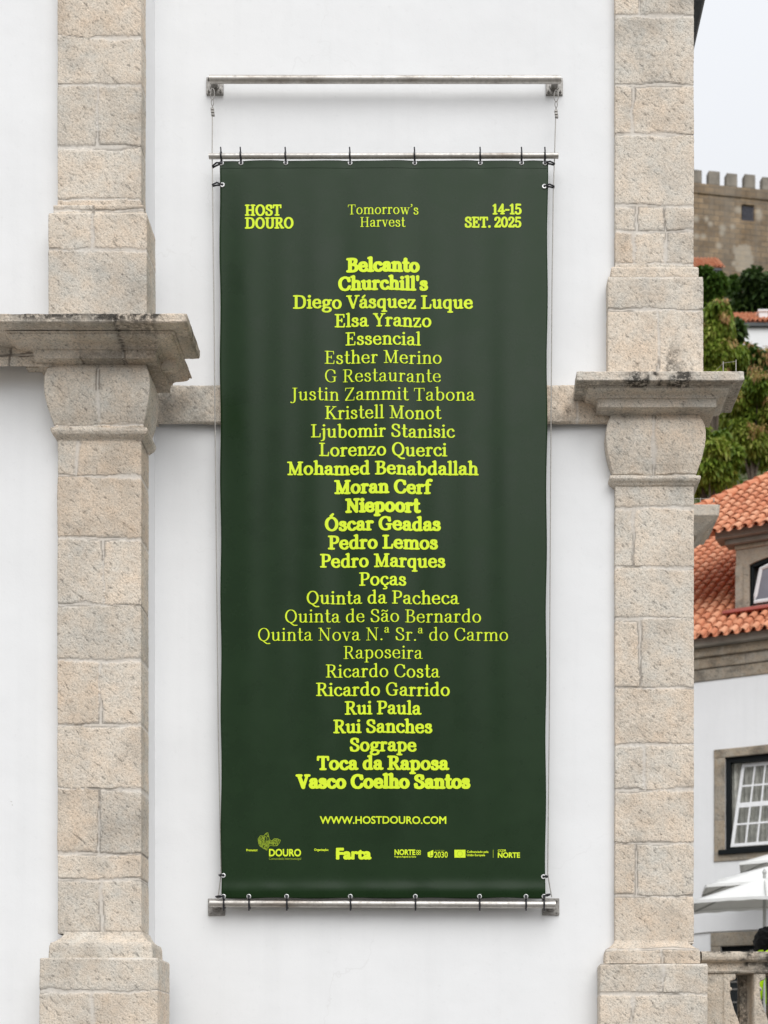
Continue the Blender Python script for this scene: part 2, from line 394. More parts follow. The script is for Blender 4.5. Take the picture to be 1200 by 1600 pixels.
def dense(pts, step):
    out = []
    for a, b in zip(pts[:-1], pts[1:]):
        n = max(1, int(math.ceil(math.dist(a, b) / step)))
        for i in range(n): out.append(tuple(a[k] + (b[k] - a[k]) * i / n for k in range(len(a))))
    out.append(tuple(pts[-1]))
    return out
def sweep(name, path, prof, mat, parent, rows=None, step=.007, rough=.0016, stain_shade=None, tint=.5, seed=0, vstep=None, wobble=.0025, crack=.5):
    """stone swept along a plan path (outside on the right hand), profile = (projection, height) from bottom to top;
    rows = [(z0, z1, [x of the upright joints])] cuts the face into blocks"""
    path = [np.array(p, float) for p in path]; n = len(path)
    nrm = []
    for a, b in zip(path[:-1], path[1:]):
        d = (b - a) / np.linalg.norm(b - a); nrm.append(np.array([d[1], -d[0]]))
    mit = []
    for i in range(n):
        if i == 0: mit.append(nrm[0])
        elif i == n - 1: mit.append(nrm[-1])
        else:
            s = nrm[i - 1] + nrm[i]; mit.append(s / max(.3, s.dot(nrm[i])))
    B, O, N = [], [], []
    for i in range(n - 1):
        k = max(1, int(math.ceil(np.linalg.norm(path[i + 1] - path[i]) / step)))
        for j in range(k + (1 if i == n - 2 else 0)):
            t = j / k
            B.append(path[i] * (1 - t) + path[i + 1] * t); O.append(mit[i] * (1 - t) + mit[i + 1] * t)
            N.append(mit[i] if j == 0 else (mit[-1] if t == 1 else nrm[i]))
    B, O, N = np.array(B), np.array(O), np.array(N)
    pr = np.array(dense(prof, vstep or step))
    p, z = pr[:, 0], pr[:, 1]
    X = B[None, :, 0] + O[None, :, 0] * p[:, None]; Y = B[None, :, 1] + O[None, :, 1] * p[:, None]
    Z = np.repeat(z[:, None], len(B), 1)
    tn = np.gradient(pr, axis=0); L = np.hypot(tn[:, 0], tn[:, 1]) + 1e-9
    nh = (tn[:, 1] / L)[:, None]; nz = (-tn[:, 0] / L)[:, None]          # outward normal of the profile
    s_arc = np.cumsum(np.r_[0, np.hypot(np.diff(B[:, 0]), np.diff(B[:, 1]))])[None, :] + 0 * Z
    v_arc = np.cumsum(np.r_[0, np.hypot(np.diff(p), np.diff(z))])[:, None] + 0 * Z
    o = seed * 13.7
    ns = fbm(s_arc * 28 + o, v_arc * 28 + o, 3); nf = fbm(s_arc * 95 + o, v_arc * 95, 2); nl = fbm(s_arc * 4 + o, v_arc * 4 + 3 + o, 3)
    mort = np.zeros_like(Z); crk = np.zeros_like(Z); tnt = np.full_like(Z, tint); edge = np.zeros_like(Z)
    if rows:
        wx = fbm(X * 9 + o, Z * 9, 4) * .017
        wz = fbm(X * 7 + o + 5, Z * 14 + 8, 4) * .015
        rr = random.Random(seed * 31 + 5)
        dj = np.full_like(Z, 9.0)
        for (z0, z1, xs) in rows:
            inr = (Z + wz >= z0) & (Z + wz < z1)
            d = np.minimum(np.abs(Z - z0 + wz), np.abs(Z - z1 + wz))
            for xj in xs: d = np.minimum(d, np.abs(X - xj + wx) + np.where(inr, 0, 9))
            dj = np.where(inr, np.minimum(dj, d), dj)
            xe = [-99] + list(xs) + [99]
            for a, b in zip(xe[:-1], xe[1:]):
                tv = min(1, max(0, rr.gauss(.5, .3)))
                tnt = np.where(inr & (X >= a - wx) & (X < b - wx), tv, tnt)
        mw = .0125 + .011 * vnoise(X * 6 + o, Z * 6)
        mort = 1 - sstep(mw * .35, mw * 1.15, dj + nf * .006 + ns * .004)
        edge = 1 - sstep(0, .03, dj)
        crk = (1 - sstep(.0018, .0048, np.abs(dj - mw * .55))) * sstep(.08, .35, vnoise(X * 5 + 40 + o, Z * 5 + 9)) * crack * 1.6
        crk = np.clip(crk, 0, 1)
    disp = (ns * .7 + nf * .8) * rough * (1 - .75 * mort) + nl * wobble - mort * .0009 - crk * .0016 - edge * .0006
    X = X + N[None, :, 0] * disp * np.maximum(.15, nh); Y = Y + N[None, :, 1] * disp * np.maximum(.15, nh); Z2 = Z + nz * disp
    st = stain_shade(X, Y, Z, s_arc, v_arc) if stain_shade else np.zeros_like(Z)
    tnt = np.clip(tnt + nl * .25, 0, 1)
    return grid_mesh(name, np.stack([X, Y, Z2], -1), {'tint': tnt, 'mortar': mort, 'crack': crk, 'stain_shade': st}, mat, parent)
# ---------------------------------------------------------------- lettering: a serif drawn from pen strokes
S_, T_ = .060, .027            # half widths of thick and thin strokes (cap height = 1)
XH = .70
def f_line(x0, y0, x1, y1, r=S_, r1=None):
    n = 2
    return (np.array([[x0, y0], [x1, y1]], float), np.array([r, r if r1 is None else r1], float))
def f_stem(x, y0, y1, r=S_): return f_line(x, y0 + r * .8, x, y1 - r * .8, r)
def f_ser(x, y, a=.135, b=None, r=T_):
    b = a if b is None else b
    yy = y + r if y < .35 else y - r
    return f_line(x - a, yy, x + b, yy, r)
def f_contrast(p, thick=S_, thin=T_, e=1.4):
    d = np.gradient(p, axis=0)
    ty = np.abs(d[:, 1]) / np.maximum(1e-6, np.hypot(d[:, 0], d[:, 1]))
    return thin + (thick - thin) * ty ** e
def f_ell(cx, cy, rx, ry, a0=0, a1=360, thick=S_, thin=T_, tilt=0):
    t = np.radians(np.linspace(a0, a1, 40))
    p = np.stack([cx + rx * np.cos(t), cy + ry * np.sin(t)], 1)
    q = p
    if tilt:
        a = math.radians(tilt)
        q = np.stack([p[:, 0] * math.cos(a) - p[:, 1] * math.sin(a), p[:, 0] * math.sin(a) + p[:, 1] * math.cos(a)], 1)
    return (p, f_contrast(q, thick, thin))
def f_cv(pts, thick=S_, thin=T_, e=1.4):
    P = np.array(pts, float)
    P = np.vstack([2 * P[0] - P[1], P, 2 * P[-1] - P[-2]])
    out = []
    for i in range(1, len(P) - 2):
        for t in np.linspace(0, 1, 9)[:-1]:
            a, b, c, d = P[i - 1], P[i], P[i + 1], P[i + 2]
            out.append(.5 * ((2 * b) + (-a + c) * t + (2 * a - 5 * b + 4 * c - d) * t * t + (-a + 3 * b - 3 * c + d) * t ** 3))
    out.append(P[-2])
    p = np.array(out)
    return (p, f_contrast(p, thick, thin, e))
def f_dot(x, y, r=.078): return f_line(x, y, x + .001, y, r)
def f_shift(g, dx, dy, s=1.0): return [(p * s + np.array([dx, dy]), r * (s ** .6)) for p, r in g]

def make_glyphs():
    G = {}
    L, C, E, st, se, dot = f_line, f_cv, f_ell, f_stem, f_ser, f_dot
    S, T = S_, T_
    # ---- capitals
    G['B'] = ([st(.2, 0, 1), se(.2, 0, .16, .1), se(.2, 1, .16, .1), C([(.2, 1 - T), (.42, 1 - T), (.56, .9), (.57, .76), (.5, .6), (.36, .535), (.2, .53)]),
               C([(.3, .53), (.46, .52), (.61, .43), (.645, .28), (.59, .11), (.44, T), (.2, T)])], .74)
    G['C'] = ([C([(.72, .72), (.68, .86), (.58, .95), (.44, .985), (.26, .91), (.14, .72), (.11, .5), (.15, .27), (.27, .08), (.45, .015), (.6, .05), (.69, .14), (.745, .26)]), L(.722, .70, .722, .94, T)], .82)
    G['D'] = ([st(.2, 0, 1), se(.2, 0, .16, .1), se(.2, 1, .16, .1), C([(.2, 1 - T), (.42, 1 - T), (.62, .92), (.74, .74), (.77, .5), (.74, .26), (.62, .08), (.42, T), (.2, T)])], .90)
    G['E'] = ([st(.2, 0, 1), se(.2, 0, .16, .1), se(.2, 1, .16, .1), L(.2, 1 - T, .6, 1 - T, T), L(.61, 1 - T, .625, .76, T, T * .8), L(.2, .52, .46, .52, T), L(.47, .42, .47, .63, T), L(.2, T, .62, T, T), L(.63, T, .66, .27, T, T * .8)], .74)
    G['G'] = ([C([(.72, .72), (.68, .86), (.58, .95), (.44, .985), (.26, .91), (.14, .72), (.11, .5), (.15, .27), (.27, .08), (.45, .015), (.6, .04), (.71, .1)]), L(.722, .70, .722, .94, T), st(.71, .06, .44), L(.55, .43, .83, .43, T)], .90)
    G['H'] = ([st(.2, 0, 1), st(.72, 0, 1), se(.2, 0, .15), se(.2, 1, .15), se(.72, 0, .15), se(.72, 1, .15), L(.2, .51, .72, .51, T)], .92)
    G['J'] = ([C([(.3, .9), (.3, .5), (.3, .1), (.27, -.08), (.17, -.17), (.06, -.17)]), st(.3, .1, 1), se(.3, 1, .15), dot(.05, -.13, .06)], .50)
    G['K'] = ([st(.2, 0, 1), se(.2, 0, .15), se(.2, 1, .15), L(.24, .42, .66, .95, T), se(.66, 1, .12), L(.36, .58, .70, .05, S), se(.72, 0, .14)], .86)
    G['L'] = ([st(.2, 0, 1), se(.2, 0, .16, .1), se(.2, 1, .16, .15), L(.2, T, .6, T, T), L(.61, T, .645, .29, T, T * .8)], .70)
    G['M'] = ([L(.2, .05, .215, .95, T), L(.22, .93, .52, .07, S), L(.52, .06, .83, .93, T), st(.86, 0, 1), se(.2, 0, .13), se(.16, 1, .11), se(.86, 0, .15), se(.88, 1, .13)], 1.06)
    G['N'] = ([L(.2, .05, .2, .95, T), L(.21, .94, .74, .05, S), L(.75, .05, .75, .95, T), se(.2, 0, .13), se(.17, 1, .11), se(.75, 1, .13)], .94)
    G['O'] = ([E(.45, .5, .34, .49)], .90)
    G['P'] = ([st(.2, 0, 1), se(.2, 0, .16, .17), se(.2, 1, .16, .1), C([(.2, 1 - T), (.42, 1 - T), (.57, .91), (.62, .73), (.57, .56), (.42, .465), (.2, .46)])], .70)
    G['Q'] = ([E(.45, .5, .34, .49), C([(.42, .0), (.52, -.1), (.66, -.2), (.86, -.2)], .05, .04)], .90)
    G['R'] = ([st(.2, 0, 1), se(.2, 0, .16, .15), se(.2, 1, .16, .1), C([(.2, 1 - T), (.42, 1 - T), (.57, .91), (.61, .75), (.55, .58), (.42, .50), (.2, .495)]), L(.42, .49, .66, .06, S), se(.71, 0, .1, .1)], .81)
    G['S'] = ([C([(.54, .73), (.52, .87), (.44, .95), (.32, .98), (.18, .93), (.12, .8), (.15, .67), (.27, .57), (.42, .48), (.55, .37), (.57, .22), (.5, .08), (.34, .02), (.2, .05), (.12, .14), (.09, .27)], S, T, .8), L(.545, .72, .545, .94, T), L(.095, .06, .09, .28, T)], .67)
    G['T'] = ([st(.38, 0, 1), se(.38, 0, .16), L(.06, 1 - T, .7, 1 - T, T), L(.055, 1 - T, .04, .74, T, T * .8), L(.705, 1 - T, .72, .74, T, T * .8)], .76)
    G['U'] = ([C([(.19, .95), (.19, .6), (.19, .32), (.25, .1), (.44, .02), (.62, .1), (.69, .32), (.69, .6), (.69, .95)]), st(.19, .5, 1), se(.19, 1, .15), se(.69, 1, .13)], .86)
    G['V'] = ([L(.14, .95, .42, .05, S), L(.43, .05, .68, .95, T), se(.14, 1, .14), se(.69, 1, .12)], .80)
    G['Y'] = ([L(.13, .95, .38, .46, S), L(.39, .46, .64, .95, T), st(.39, 0, .5), se(.39, 0, .15), se(.13, 1, .13), se(.65, 1, .12)], .77)
    G['Z'] = ([L(.1, T * 1.6, .6, 1 - T * 1.6, S), L(.09, 1 - T, .61, 1 - T, T), L(.085, 1 - T, .07, .75, T, T * .8), L(.1, T, .64, T, T), L(.645, T, .665, .27, T, T * .8)], .73)
    # ---- lower case
    flag = lambda x, y: L(x - .13, y - .075, x, y - .035, T)
    arch = lambda x, w: [C([(x, .5), (x + w * .25, .615), (x + w * .55, .675), (x + w * .88, .62), (x + w, .46)]), st(x + w, 0, .52), se(x + w, 0, .13)]
    n = [st(.17, 0, XH), se(.17, 0, .13), flag(.17, XH)] + arch(.17, .36)
    G['n'] = (n, .68)
    G['m'] = (n + arch(.53, .36), 1.04)
    G['h'] = ([st(.17, 0, 1.08), se(.17, 0, .13), flag(.17, 1.09)] + arch(.17, .36), .68)
    G['i'] = ([st(.17, 0, XH), se(.17, 0, .14), flag(.17, XH), dot(.165, .93)], .33)
    G['j'] = ([C([(.17, .5), (.17, .2), (.165, -.08), (.11, -.22), (-.01, -.27)]), st(.17, .1, XH), flag(.17, XH), dot(.165, .93)], .32)
    G['l'] = ([st(.17, 0, 1.08), se(.17, 0, .14), flag(.17, 1.09)], .33)
    G['r'] = ([st(.17, 0, XH), se(.17, 0, .14), flag(.17, XH), C([(.17, .45), (.24, .6), (.34, .67), (.42, .66)]), dot(.42, .615, .066)], .50)
    G['o'] = ([E(.33, .345, .235, .325)], .66)
    G['c'] = ([C([(.49, .53), (.42, .64), (.33, .67), (.19, .62), (.10, .46), (.10, .26), (.19, .09), (.33, .025), (.45, .06), (.53, .16)]), dot(.46, .55, .062)], .57)
    G['e'] = ([C([(.1, .38), (.3, .38), (.52, .385)], T, T), C([(.515, .39), (.49, .56), (.40, .655), (.31, .672), (.18, .62), (.10, .46), (.10, .26), (.19, .09), (.34, .025), (.46, .06), (.54, .16)])], .62)
    G['a'] = ([C([(.12, .52), (.17, .62), (.27, .67), (.38, .65), (.43, .54), (.43, .4)]), st(.43, .06, .5), C([(.43, .41), (.26, .37), (.12, .29), (.10, .16), (.17, .05), (.28, .035), (.43, .14)]), C([(.43, .12), (.47, .04), (.55, .035), (.6, .06)], T, T), dot(.13, .53, .055)], .61)
    G['b'] = ([st(.17, .03, 1.08), flag(.17, 1.09), C([(.17, .52), (.27, .64), (.38, .67), (.52, .59), (.58, .36), (.53, .13), (.39, .025), (.25, .05), (.17, .15)])], .68)
    G['d'] = ([st(.51, .03, 1.08), flag(.51, 1.09), L(.51, T, .63, T * 1.6, T), C([(.51, .56), (.42, .65), (.31, .67), (.17, .59), (.10, .36), (.15, .12), (.27, .025), (.4, .06), (.51, .18)])], .69)
    G['q'] = ([st(.51, -.3, XH), se(.51, -.3 + .0, .14), C([(.51, .56), (.42, .65), (.31, .67), (.17, .59), (.10, .36), (.15, .12), (.27, .025), (.4, .06), (.51, .18)])], .67)
    G['p'] = ([st(.17, -.3, XH), se(.17, -.3, .14), flag(.17, XH), C([(.17, .54), (.28, .65), (.39, .67), (.52, .59), (.58, .36), (.53, .12), (.4, .025), (.26, .06), (.17, .16)])], .68)
    G['g'] = ([E(.29, .46, .175, .205), C([(.42, .6), (.5, .66), (.6, .66)], T, T), C([(.19, .28), (.12, .19), (.16, .10), (.34, .075), (.5, .045), (.57, -.06), (.5, -.21), (.31, -.27), (.13, -.23), (.07, -.13), (.12, -.02), (.22, .06)], S * .9, T * 1.2), dot(.6, .645, .045)], .64)
    G['f'] = ([st(.2, 0, .75), se(.2, 0, .15), L(.06, XH - T, .38, XH - T, T), C([(.2, .6), (.2, .85), (.26, 1.01), (.37, 1.06), (.45, 1.04)]), dot(.45, 1.0, .062)], .41)
    G['s'] = ([C([(.4, .5), (.37, .61), (.27, .668), (.16, .64), (.11, .54), (.15, .44), (.28, .37), (.41, .28), (.43, .16), (.36, .05), (.24, .025), (.13, .07), (.085, .18)], S, T, .7), L(.405, .5, .405, .64, T), L(.085, .06, .085, .19, T)], .52)
    G['t'] = ([C([(.2, .95), (.2, .6), (.2, .3), (.2, .15), (.25, .05), (.34, .03), (.42, .08)]), st(.2, .15, .86), L(.06, XH - T, .38, XH - T, T)], .43)
    G['u'] = ([st(.16, .2, XH), flag(.16, XH), C([(.16, .3), (.17, .13), (.24, .04), (.33, .03), (.44, .09), (.52, .2)]), st(.52, .03, XH), flag(.52, XH), L(.52, T, .64, T * 1.6, T)], .69)
    G['v'] = ([L(.13, .65, .32, .05, S), L(.33, .05, .5, .65, T), se(.13, XH, .12), se(.51, XH, .1)], .62)
    G['w'] = ([L(.13, .65, .3, .05, S), L(.31, .05, .47, .62, T), L(.47, .62, .64, .05, S), L(.65, .05, .81, .65, T), se(.13, XH, .12), se(.48, XH, .1), se(.82, XH, .1)], .93)
    G['z'] = ([L(.1, T * 1.6, .45, XH - T * 1.6, S * .9), L(.08, XH - T, .46, XH - T, T), L(.075, XH - T, .065, .5, T), L(.1, T, .5, T, T), L(.505, T, .515, .2, T)], .57)
    # ---- figures and marks
    G['0'] = ([E(.33, .49, .24, .47)], .66)
    G['1'] = ([st(.25, 0, .98), se(.25, 0, .16), L(.08, .83, .25, .93, T)], .48)
    G['2'] = ([C([(.1, .74), (.15, .9), (.3, .97), (.46, .9), (.51, .74), (.44, .55), (.25, .3), (.1, .07)]), L(.1, .05, .54, .05, .05), dot(.12, .74, .05), L(.55, .03, .57, .2, T)], .62)
    G['4'] = ([L(.44, .94, .07, .29, T), L(.07, .28, .62, .28, T * 1.3), st(.45, 0, .98), se(.45, 0, .14)], .67)
    G['5'] = ([L(.15, .95, .5, .95, .05), L(.15, .93, .12, .52, T), C([(.12, .53), (.28, .6), (.45, .54), (.53, .34), (.47, .11), (.29, .02), (.14, .07), (.08, .18)]), dot(.1, .2, .045)], .62)
    G['-'] = ([L(.06, .4, .34, .4, T * 1.4)], .40)
    G['.'] = ([dot(.13, .07, .075)], .26)
    G["'"] = ([L(.12, 1.05, .12, .78, .055, .03)], .24)
    G['\u2019'] = ([dot(.13, .99, .07), C([(.17, .98), (.17, .86), (.07, .76)], T * 1.3, T)], .26)
    G[' '] = ([], .29)
    acute = lambda x, y: L(x, y, x + .12, y + .15, .05, .03)
    G['\u00e1'] = (G['a'][0] + [acute(.25, .83)], .61)
    G['\u00e3'] = (G['a'][0] + [C([(.1, .83), (.17, .92), (.29, .86), (.41, .81), (.48, .91)], .04, .036)], .61)
    G['\u00d3'] = (G['O'][0] + [acute(.41, 1.12)], .90)
    G['\u00e7'] = (G['c'][0] + [C([(.33, .03), (.31, -.09), (.42, -.14), (.41, -.26), (.23, -.28)], .032, .03)], .57)
    G['\u00aa'] = (f_shift(G['a'][0], .02, .58, .62), .42)
    return G
GLYPHS = make_glyphs()

def march(F, x0, y0, h):
    """polygons of the region F < 0 on a grid (marching squares); returns verts (n,2) and faces"""
    V, Fc = [], []
    a, b, c, d = F[:-1, :-1], F[:-1, 1:], F[1:, 1:], F[1:, :-1]
    code = (a < 0) * 1 + (b < 0) * 2 + (c < 0) * 4 + (d < 0) * 8
    nv = 0
    cor = [(0, 0), (1, 0), (1, 1), (0, 1)]
    for k in range(1, 16):
        jj, ii = np.nonzero(code == k)
        if len(ii) == 0: continue
        vals = [a[jj, ii], b[jj, ii], c[jj, ii], d[jj, ii]]
        pts = []
        for e in range(4):
            f = (e + 1) % 4
            if k >> e & 1: pts.append((ii + cor[e][0], jj + cor[e][1]))
            if (k >> e & 1) != (k >> f & 1):
                t = vals[e] / (vals[e] - vals[f])
                pts.append((ii + cor[e][0] + t * (cor[f][0] - cor[e][0]), jj + cor[e][1] + t * (cor[f][1] - cor[e][1])))
        m = len(pts)
        P = np.stack([np.stack([x0 + p[0] * h, y0 + p[1] * h], 1) for p in pts], 1).reshape(-1, 2)
        V.append(P)
        Fc += [tuple(range(nv + q * m, nv + q * m + m)) for q in range(len(ii))]
        nv += len(P)
    return (np.vstack(V) if V else np.zeros((0, 2))), Fc
_gc = {}
def glyph_mesh(ch, w, h=.027):
    key = (ch, round(w, 4))
    if key in _gc: return _gc[key]
    strokes, adv = GLYPHS[ch]
    if not strokes:
        _gc[key] = (np.zeros((0, 2)), [], 0, 0); return _gc[key]
    allp = np.vstack([p for p, r in strokes]); m = .09 + w
    lo, hi = allp.min(0) - m, allp.max(0) + m
    gx = np.arange(lo[0], hi[0] + h, h); gy = np.arange(lo[1], hi[1] + h, h)
    X, Y = np.meshgrid(gx, gy)
    D = np.full(X.shape, 9.0)
    k = .022
    for p, r in strokes:
        d1 = np.full(X.shape, 9.0)
        for i in range(len(p) - 1):
            ax, ay = p[i]; bx, by = p[i + 1]
            ux, uy = bx - ax, by - ay; L2 = ux * ux + uy * uy + 1e-12
            t = np.clip(((X - ax) * ux + (Y - ay) * uy) / L2, 0, 1)
            d1 = np.minimum(d1, np.hypot(X - ax - t * ux, Y - ay - t * uy) - (r[i] + t * (r[i + 1] - r[i])))
        q = np.clip(.5 + .5 * (D - d1) / k, 0, 1)
        D = D * (1 - q) + d1 * q - k * q * (1 - q)
    V, Fc = march(D - w, gx[0], gy[0], h)
    _gc[key] = (V, Fc, V[:, 0].min(), V[:, 0].max())
    return _gc[key]
def set_line(text, x0, x1, base, cap, w):
    """one line of lettering fitted between x0 and x1 (photograph pixels, y down); returns verts (px), faces"""
    gl = [(glyph_mesh(c, w), GLYPHS[c][1]) for c in text]
    def extent(track):
        pen = 0; lo = 9e9; hi = -9e9
        for (V, Fc, a, b), adv in gl:
            if len(V): lo = min(lo, pen + a); hi = max(hi, pen + b)
            pen += adv + track
        return lo, hi
    lo, hi = extent(0); want = (x1 - x0) / cap
    ng = max(1, len(text) - 1)
    track = (want - (hi - lo)) / ng
    track = min(.03, max(-.06, track))
    lo, hi = extent(track); sx = want / (hi - lo)
    VV, FF = [], []; nv = 0; pen = 0; k = 0
    for (V, Fc, a, b), adv in gl:
        if len(V):
            Q = np.empty((len(V), 3)); Q[:, 0] = x0 + (V[:, 0] + pen - lo) * sx * cap; Q[:, 1] = base - V[:, 1] * cap; Q[:, 2] = k % 3
            VV.append(Q); FF += [tuple(i + nv for i in f) for f in Fc]; nv += len(Q)
        pen += adv + track; k += 1
    return np.vstack(VV), FF, sx, track
W0, W1 = -.007, .073
NAMES = [  # text, left, right, baseline (pixels of the photograph), weight 0..1
 ("Belcanto", 541, 656, 425.5, 1), ("Churchill's", 528.5, 669, 454.3, .85), ("Diego V\u00e1squez Luque", 458, 739, 483.3, .50), ("Elsa Yranzo", 523, 674, 512.2, .38),
 ("Essencial", 540, 658, 541, .24), ("Esther Merino", 507.6, 690, 570, .08), ("G Restaurante", 508.3, 688.8, 598.8, 0), ("Justin Zammit Tabona", 454, 742.5, 627.6, .03),
 ("Kristell Monot", 508.3, 690, 656.4, .14), ("Ljubomir Stanisic", 486.3, 711, 685.4, .22), ("Lorenzo Querci", 499, 699, 714.4, .32), ("Mohamed Benabdallah", 449, 748, 743.6, .50),
 ("Moran Cerf", 522.3, 676.3, 772.6, .76), ("Niepoort", 539.5, 658, 801.8, 1), ("\u00d3scar Geadas", 508, 689, 830.4, .74), ("Pedro Lemos", 512.7, 684.4, 859.3, .66),
 ("Pedro Marques", 500.5, 696, 888, .52), ("Po\u00e7as", 561.5, 635, 916.8, .34), ("Quinta da Pacheca", 479.7, 717.7, 945.3, .18), ("Quinta de S\u00e3o Bernardo", 446, 751.5, 974, .05),
 ("Quinta Nova N.\u00aa Sr.\u00aa do Carmo", 403.8, 793.6, 1002.4, 0), ("Raposeira", 537, 660.7, 1030.6, 0), ("Ricardo Costa", 509.4, 687.5, 1059.6, .1), ("Ricardo Garrido", 494.2, 702.8, 1088.3, .26),
 ("Rui Paula", 538.8, 658.8, 1117, .42), ("Rui Sanches", 521, 675.6, 1145.8, .5), ("Sogrape", 546.6, 651, 1174.4, .58), ("Toca da Raposa", 495.3, 702.2, 1202.9, .78), ("Vasco Coelho Santos", 462, 735, 1231.6, 1)]
HEAD = [("HOST", 382.7, 440, 337.2, 16.2, .72), ("DOURO", 382.7, 458.8, 357.3, 16.2, .72), ("Tomorrow\u2019s", 543.8, 653.8, 335.8, 15.4, .06), ("Harvest", 563, 633.8, 355.8, 15.4, .06),
        ("14-15", 769.5, 815, 335.3, 15.6, .74), ("SET. 2025", 726, 814.6, 355.8, 15.6, .74)]

# ================================================================ SETTING
def flat(name, x0, x1, y0, y1, z, mat, kind='structure'):
    o = MB().add([(x0, y0, z), (x1, y0, z), (x1, y1, z), (x0, y1, z)], [(0, 1, 2, 3)]).build(name, mat)
    return tag(o, kind=kind)
flat('ground', -900, 900, -900, 1500, 0, M['paving'])
t_ = MB(); t_.box(-30, 60, .56, 11.0, .004, 1.35); tag(t_.build('terrace', M['paving']), kind='structure')
t_ = MB(); t_.box(-30, 60, 13.0, 60, .004, 2.40)
for i in range(6): t_.box(-30, 60, 11.0 + i * .33, 13.0, .01 + (1.35 if i == 0 else 1.35 + i * .17), 1.35 + (i + 1) * .17)
tag(t_.build('upper_terrace', M['paving']), kind='structure')

# ================================================================ CHURCH
church = tag(empty('church_building', (0, 0, 0)), 'white plastered church building with granite corner pilasters, cornices and a stone string course', 'building')
XL, XR0, XR1 = -1.9, .9586, 1.448
YL, YR = -.44, -.05
dl, dr = D0 + YL, D0 + YR
LX0 = xx(90, dl)
zl = lambda py: zz(py, dl)
zr = lambda py: zz(py, dr)
def wall_sheet(name, x0, x1, y, z0, z1, seed, step=.03):
    xs = np.arange(x0, x1 + step * .5, step); zs = np.arange(z0, z1, step)
    X, Z = np.meshgrid(xs, zs)
    Y = y - fbm(X * .9 + seed, Z * .9, 4) * .006 - fbm(X * 7, Z * 7 + seed, 3) * .0011
    return grid_mesh(name, np.stack([X, Y, Z], -1), {}, M['plaster'], church)
wall_sheet('front_wall', XL - .02, XR1 - .01, 0, 0, 12.5, 1)
wall_sheet('tower_wall', -6.0, XL - .012, -.345, 0, 12.5, 5)
rv = MB(); rv.add([(XL - .012, -.345, 0), (XL - .012, .02, 0), (XL - .012, .02, 12.5), (XL - .012, -.345, 12.5)], [(0, 1, 2, 3)])
rv.build('tower_return', M['plaster'], church)
sw = MB(); sw.add([(XR1 - .012, 0, 0), (XR1 - .012, 7.0, 0), (XR1 - .012, 7.0, 12.5), (XR1 - .012, 0, 12.5)], [(0, 1, 2, 3)])
sw.build('side_wall', M['plaster'], church)
bk = MB(); bk.box(-6, XR1 - .05, .4, 14, 0, 10.0); bk.build('nave_wall', M['plaster'], church)

top = 12.5
# --- left pilaster: shaft, upper shaft, base, ring, capital, cornice
pathL = [(LX0, -.33), (LX0, YL), (XL, YL), (XL, -.235)]
pathLU = pathL[:3] + [(XL, -.315)]
def rows_from(zf, ys, ups, xf):
    """ys: joint heights (px) from top to bottom; ups[i]: upright joints (px) in the course between ys[i] and ys[i+1]"""
    out = []
    for a, b, u in zip(ys[:-1], ys[1:], ups): out.append((zf(b), zf(a), [xf(q) for q in u]))
    return out
xl = lambda px: xx(px, dl); xr = lambda px: xx(px, dr)
rowsL = rows_from(zl, [681, 745, 841, 945, 1032, 1133, 1233, 1333, 1374, 1459], [[122], [], [162], [], [157], [], [156], [], [158]], xl)
pilL = sweep('pilaster', pathL, [(0, zl(1459)), (0, zl(680))], M['granite'], church, rowsL, seed=1, tint=.6)
pilL['label'] = 'granite pilaster at the left with blocks and pale mortar joints'
rowsU = rows_from(zl, [-420, -300, -160, -40, 57, 134, 230, 313], [[150], [], [], [], [], [153], []], xl)
sweep('upper_shaft', pathLU, [(0, zl(321)), (0, top)], M['granite'], pilL, rowsU, seed=2, tint=.8)
def drop_stain(z_hi, fall, seed, amt=1.0, thr=.05):
    return lambda X, Y, Z, s, v: np.clip(sstep(thr, thr + .35, fbm(X * 5 + seed, Z * 3 + seed, 3) + .10) * (1 - sstep(0, fall, z_hi - Z)) * amt, 0, 1)
rowsB = [(zl(332), zl(314), [xl(147)]), (zl(397), zl(332), [xl(148)]), (5.9, zl(397), [])]
b1 = lambda py: zz(py, dl - .04)
sweep('upper_base', pathL, [(.042, 5.99), (.042, b1(335)), (.038, b1(333)), (.022, b1(333)), (.02, b1(331)), (.02, b1(318)), (.012, b1(316)), (0, b1(314))], M['granite'], pilL, rowsB, seed=3, tint=.35)
def capital_prof(zf, y0, y1, pts): return [(p, zf(y1 + (y0 - y1) * t)) for t, p in pts]
bulge = [(0, .012), (.04, .016), (.1, .022), (.2, .036), (.32, .048), (.45, .058), (.58, .063), (.7, .062), (.8, .056), (.9, .044), (.97, .034), (1, .03)]
sweep('capital', pathL, capital_prof(zl, 570, 673, bulge), M['granite'], pilL, [(zl(668), zl(560), [xl(157)])], seed=4, tint=.55, wobble=.004, crack=.9)
pathLN = [(LX0 + .012, -.33), (LX0 + .012, YL), (XL + .004, YL), (XL + .004, -.235)]
pathLB = [(LX0 + .045, -.33), (LX0 + .045, YL), (XL + .006, YL), (XL + .006, -.22)]
zn = lambda py: zz(py, dl - .03)
sweep('neck_ring', pathLN, [(.0, zn(685)), (.008, zn(683)), (.02, zn(681)), (.034, zn(678)), (.042, zn(674)), (.042, zn(671)), (.036, zn(668.5)), (.012, zn(668))], M['granite'], pilL, None, seed=5, tint=.4, step=.006, vstep=.004, stain_shade=drop_stain(zn(668), .03, 3, .35))
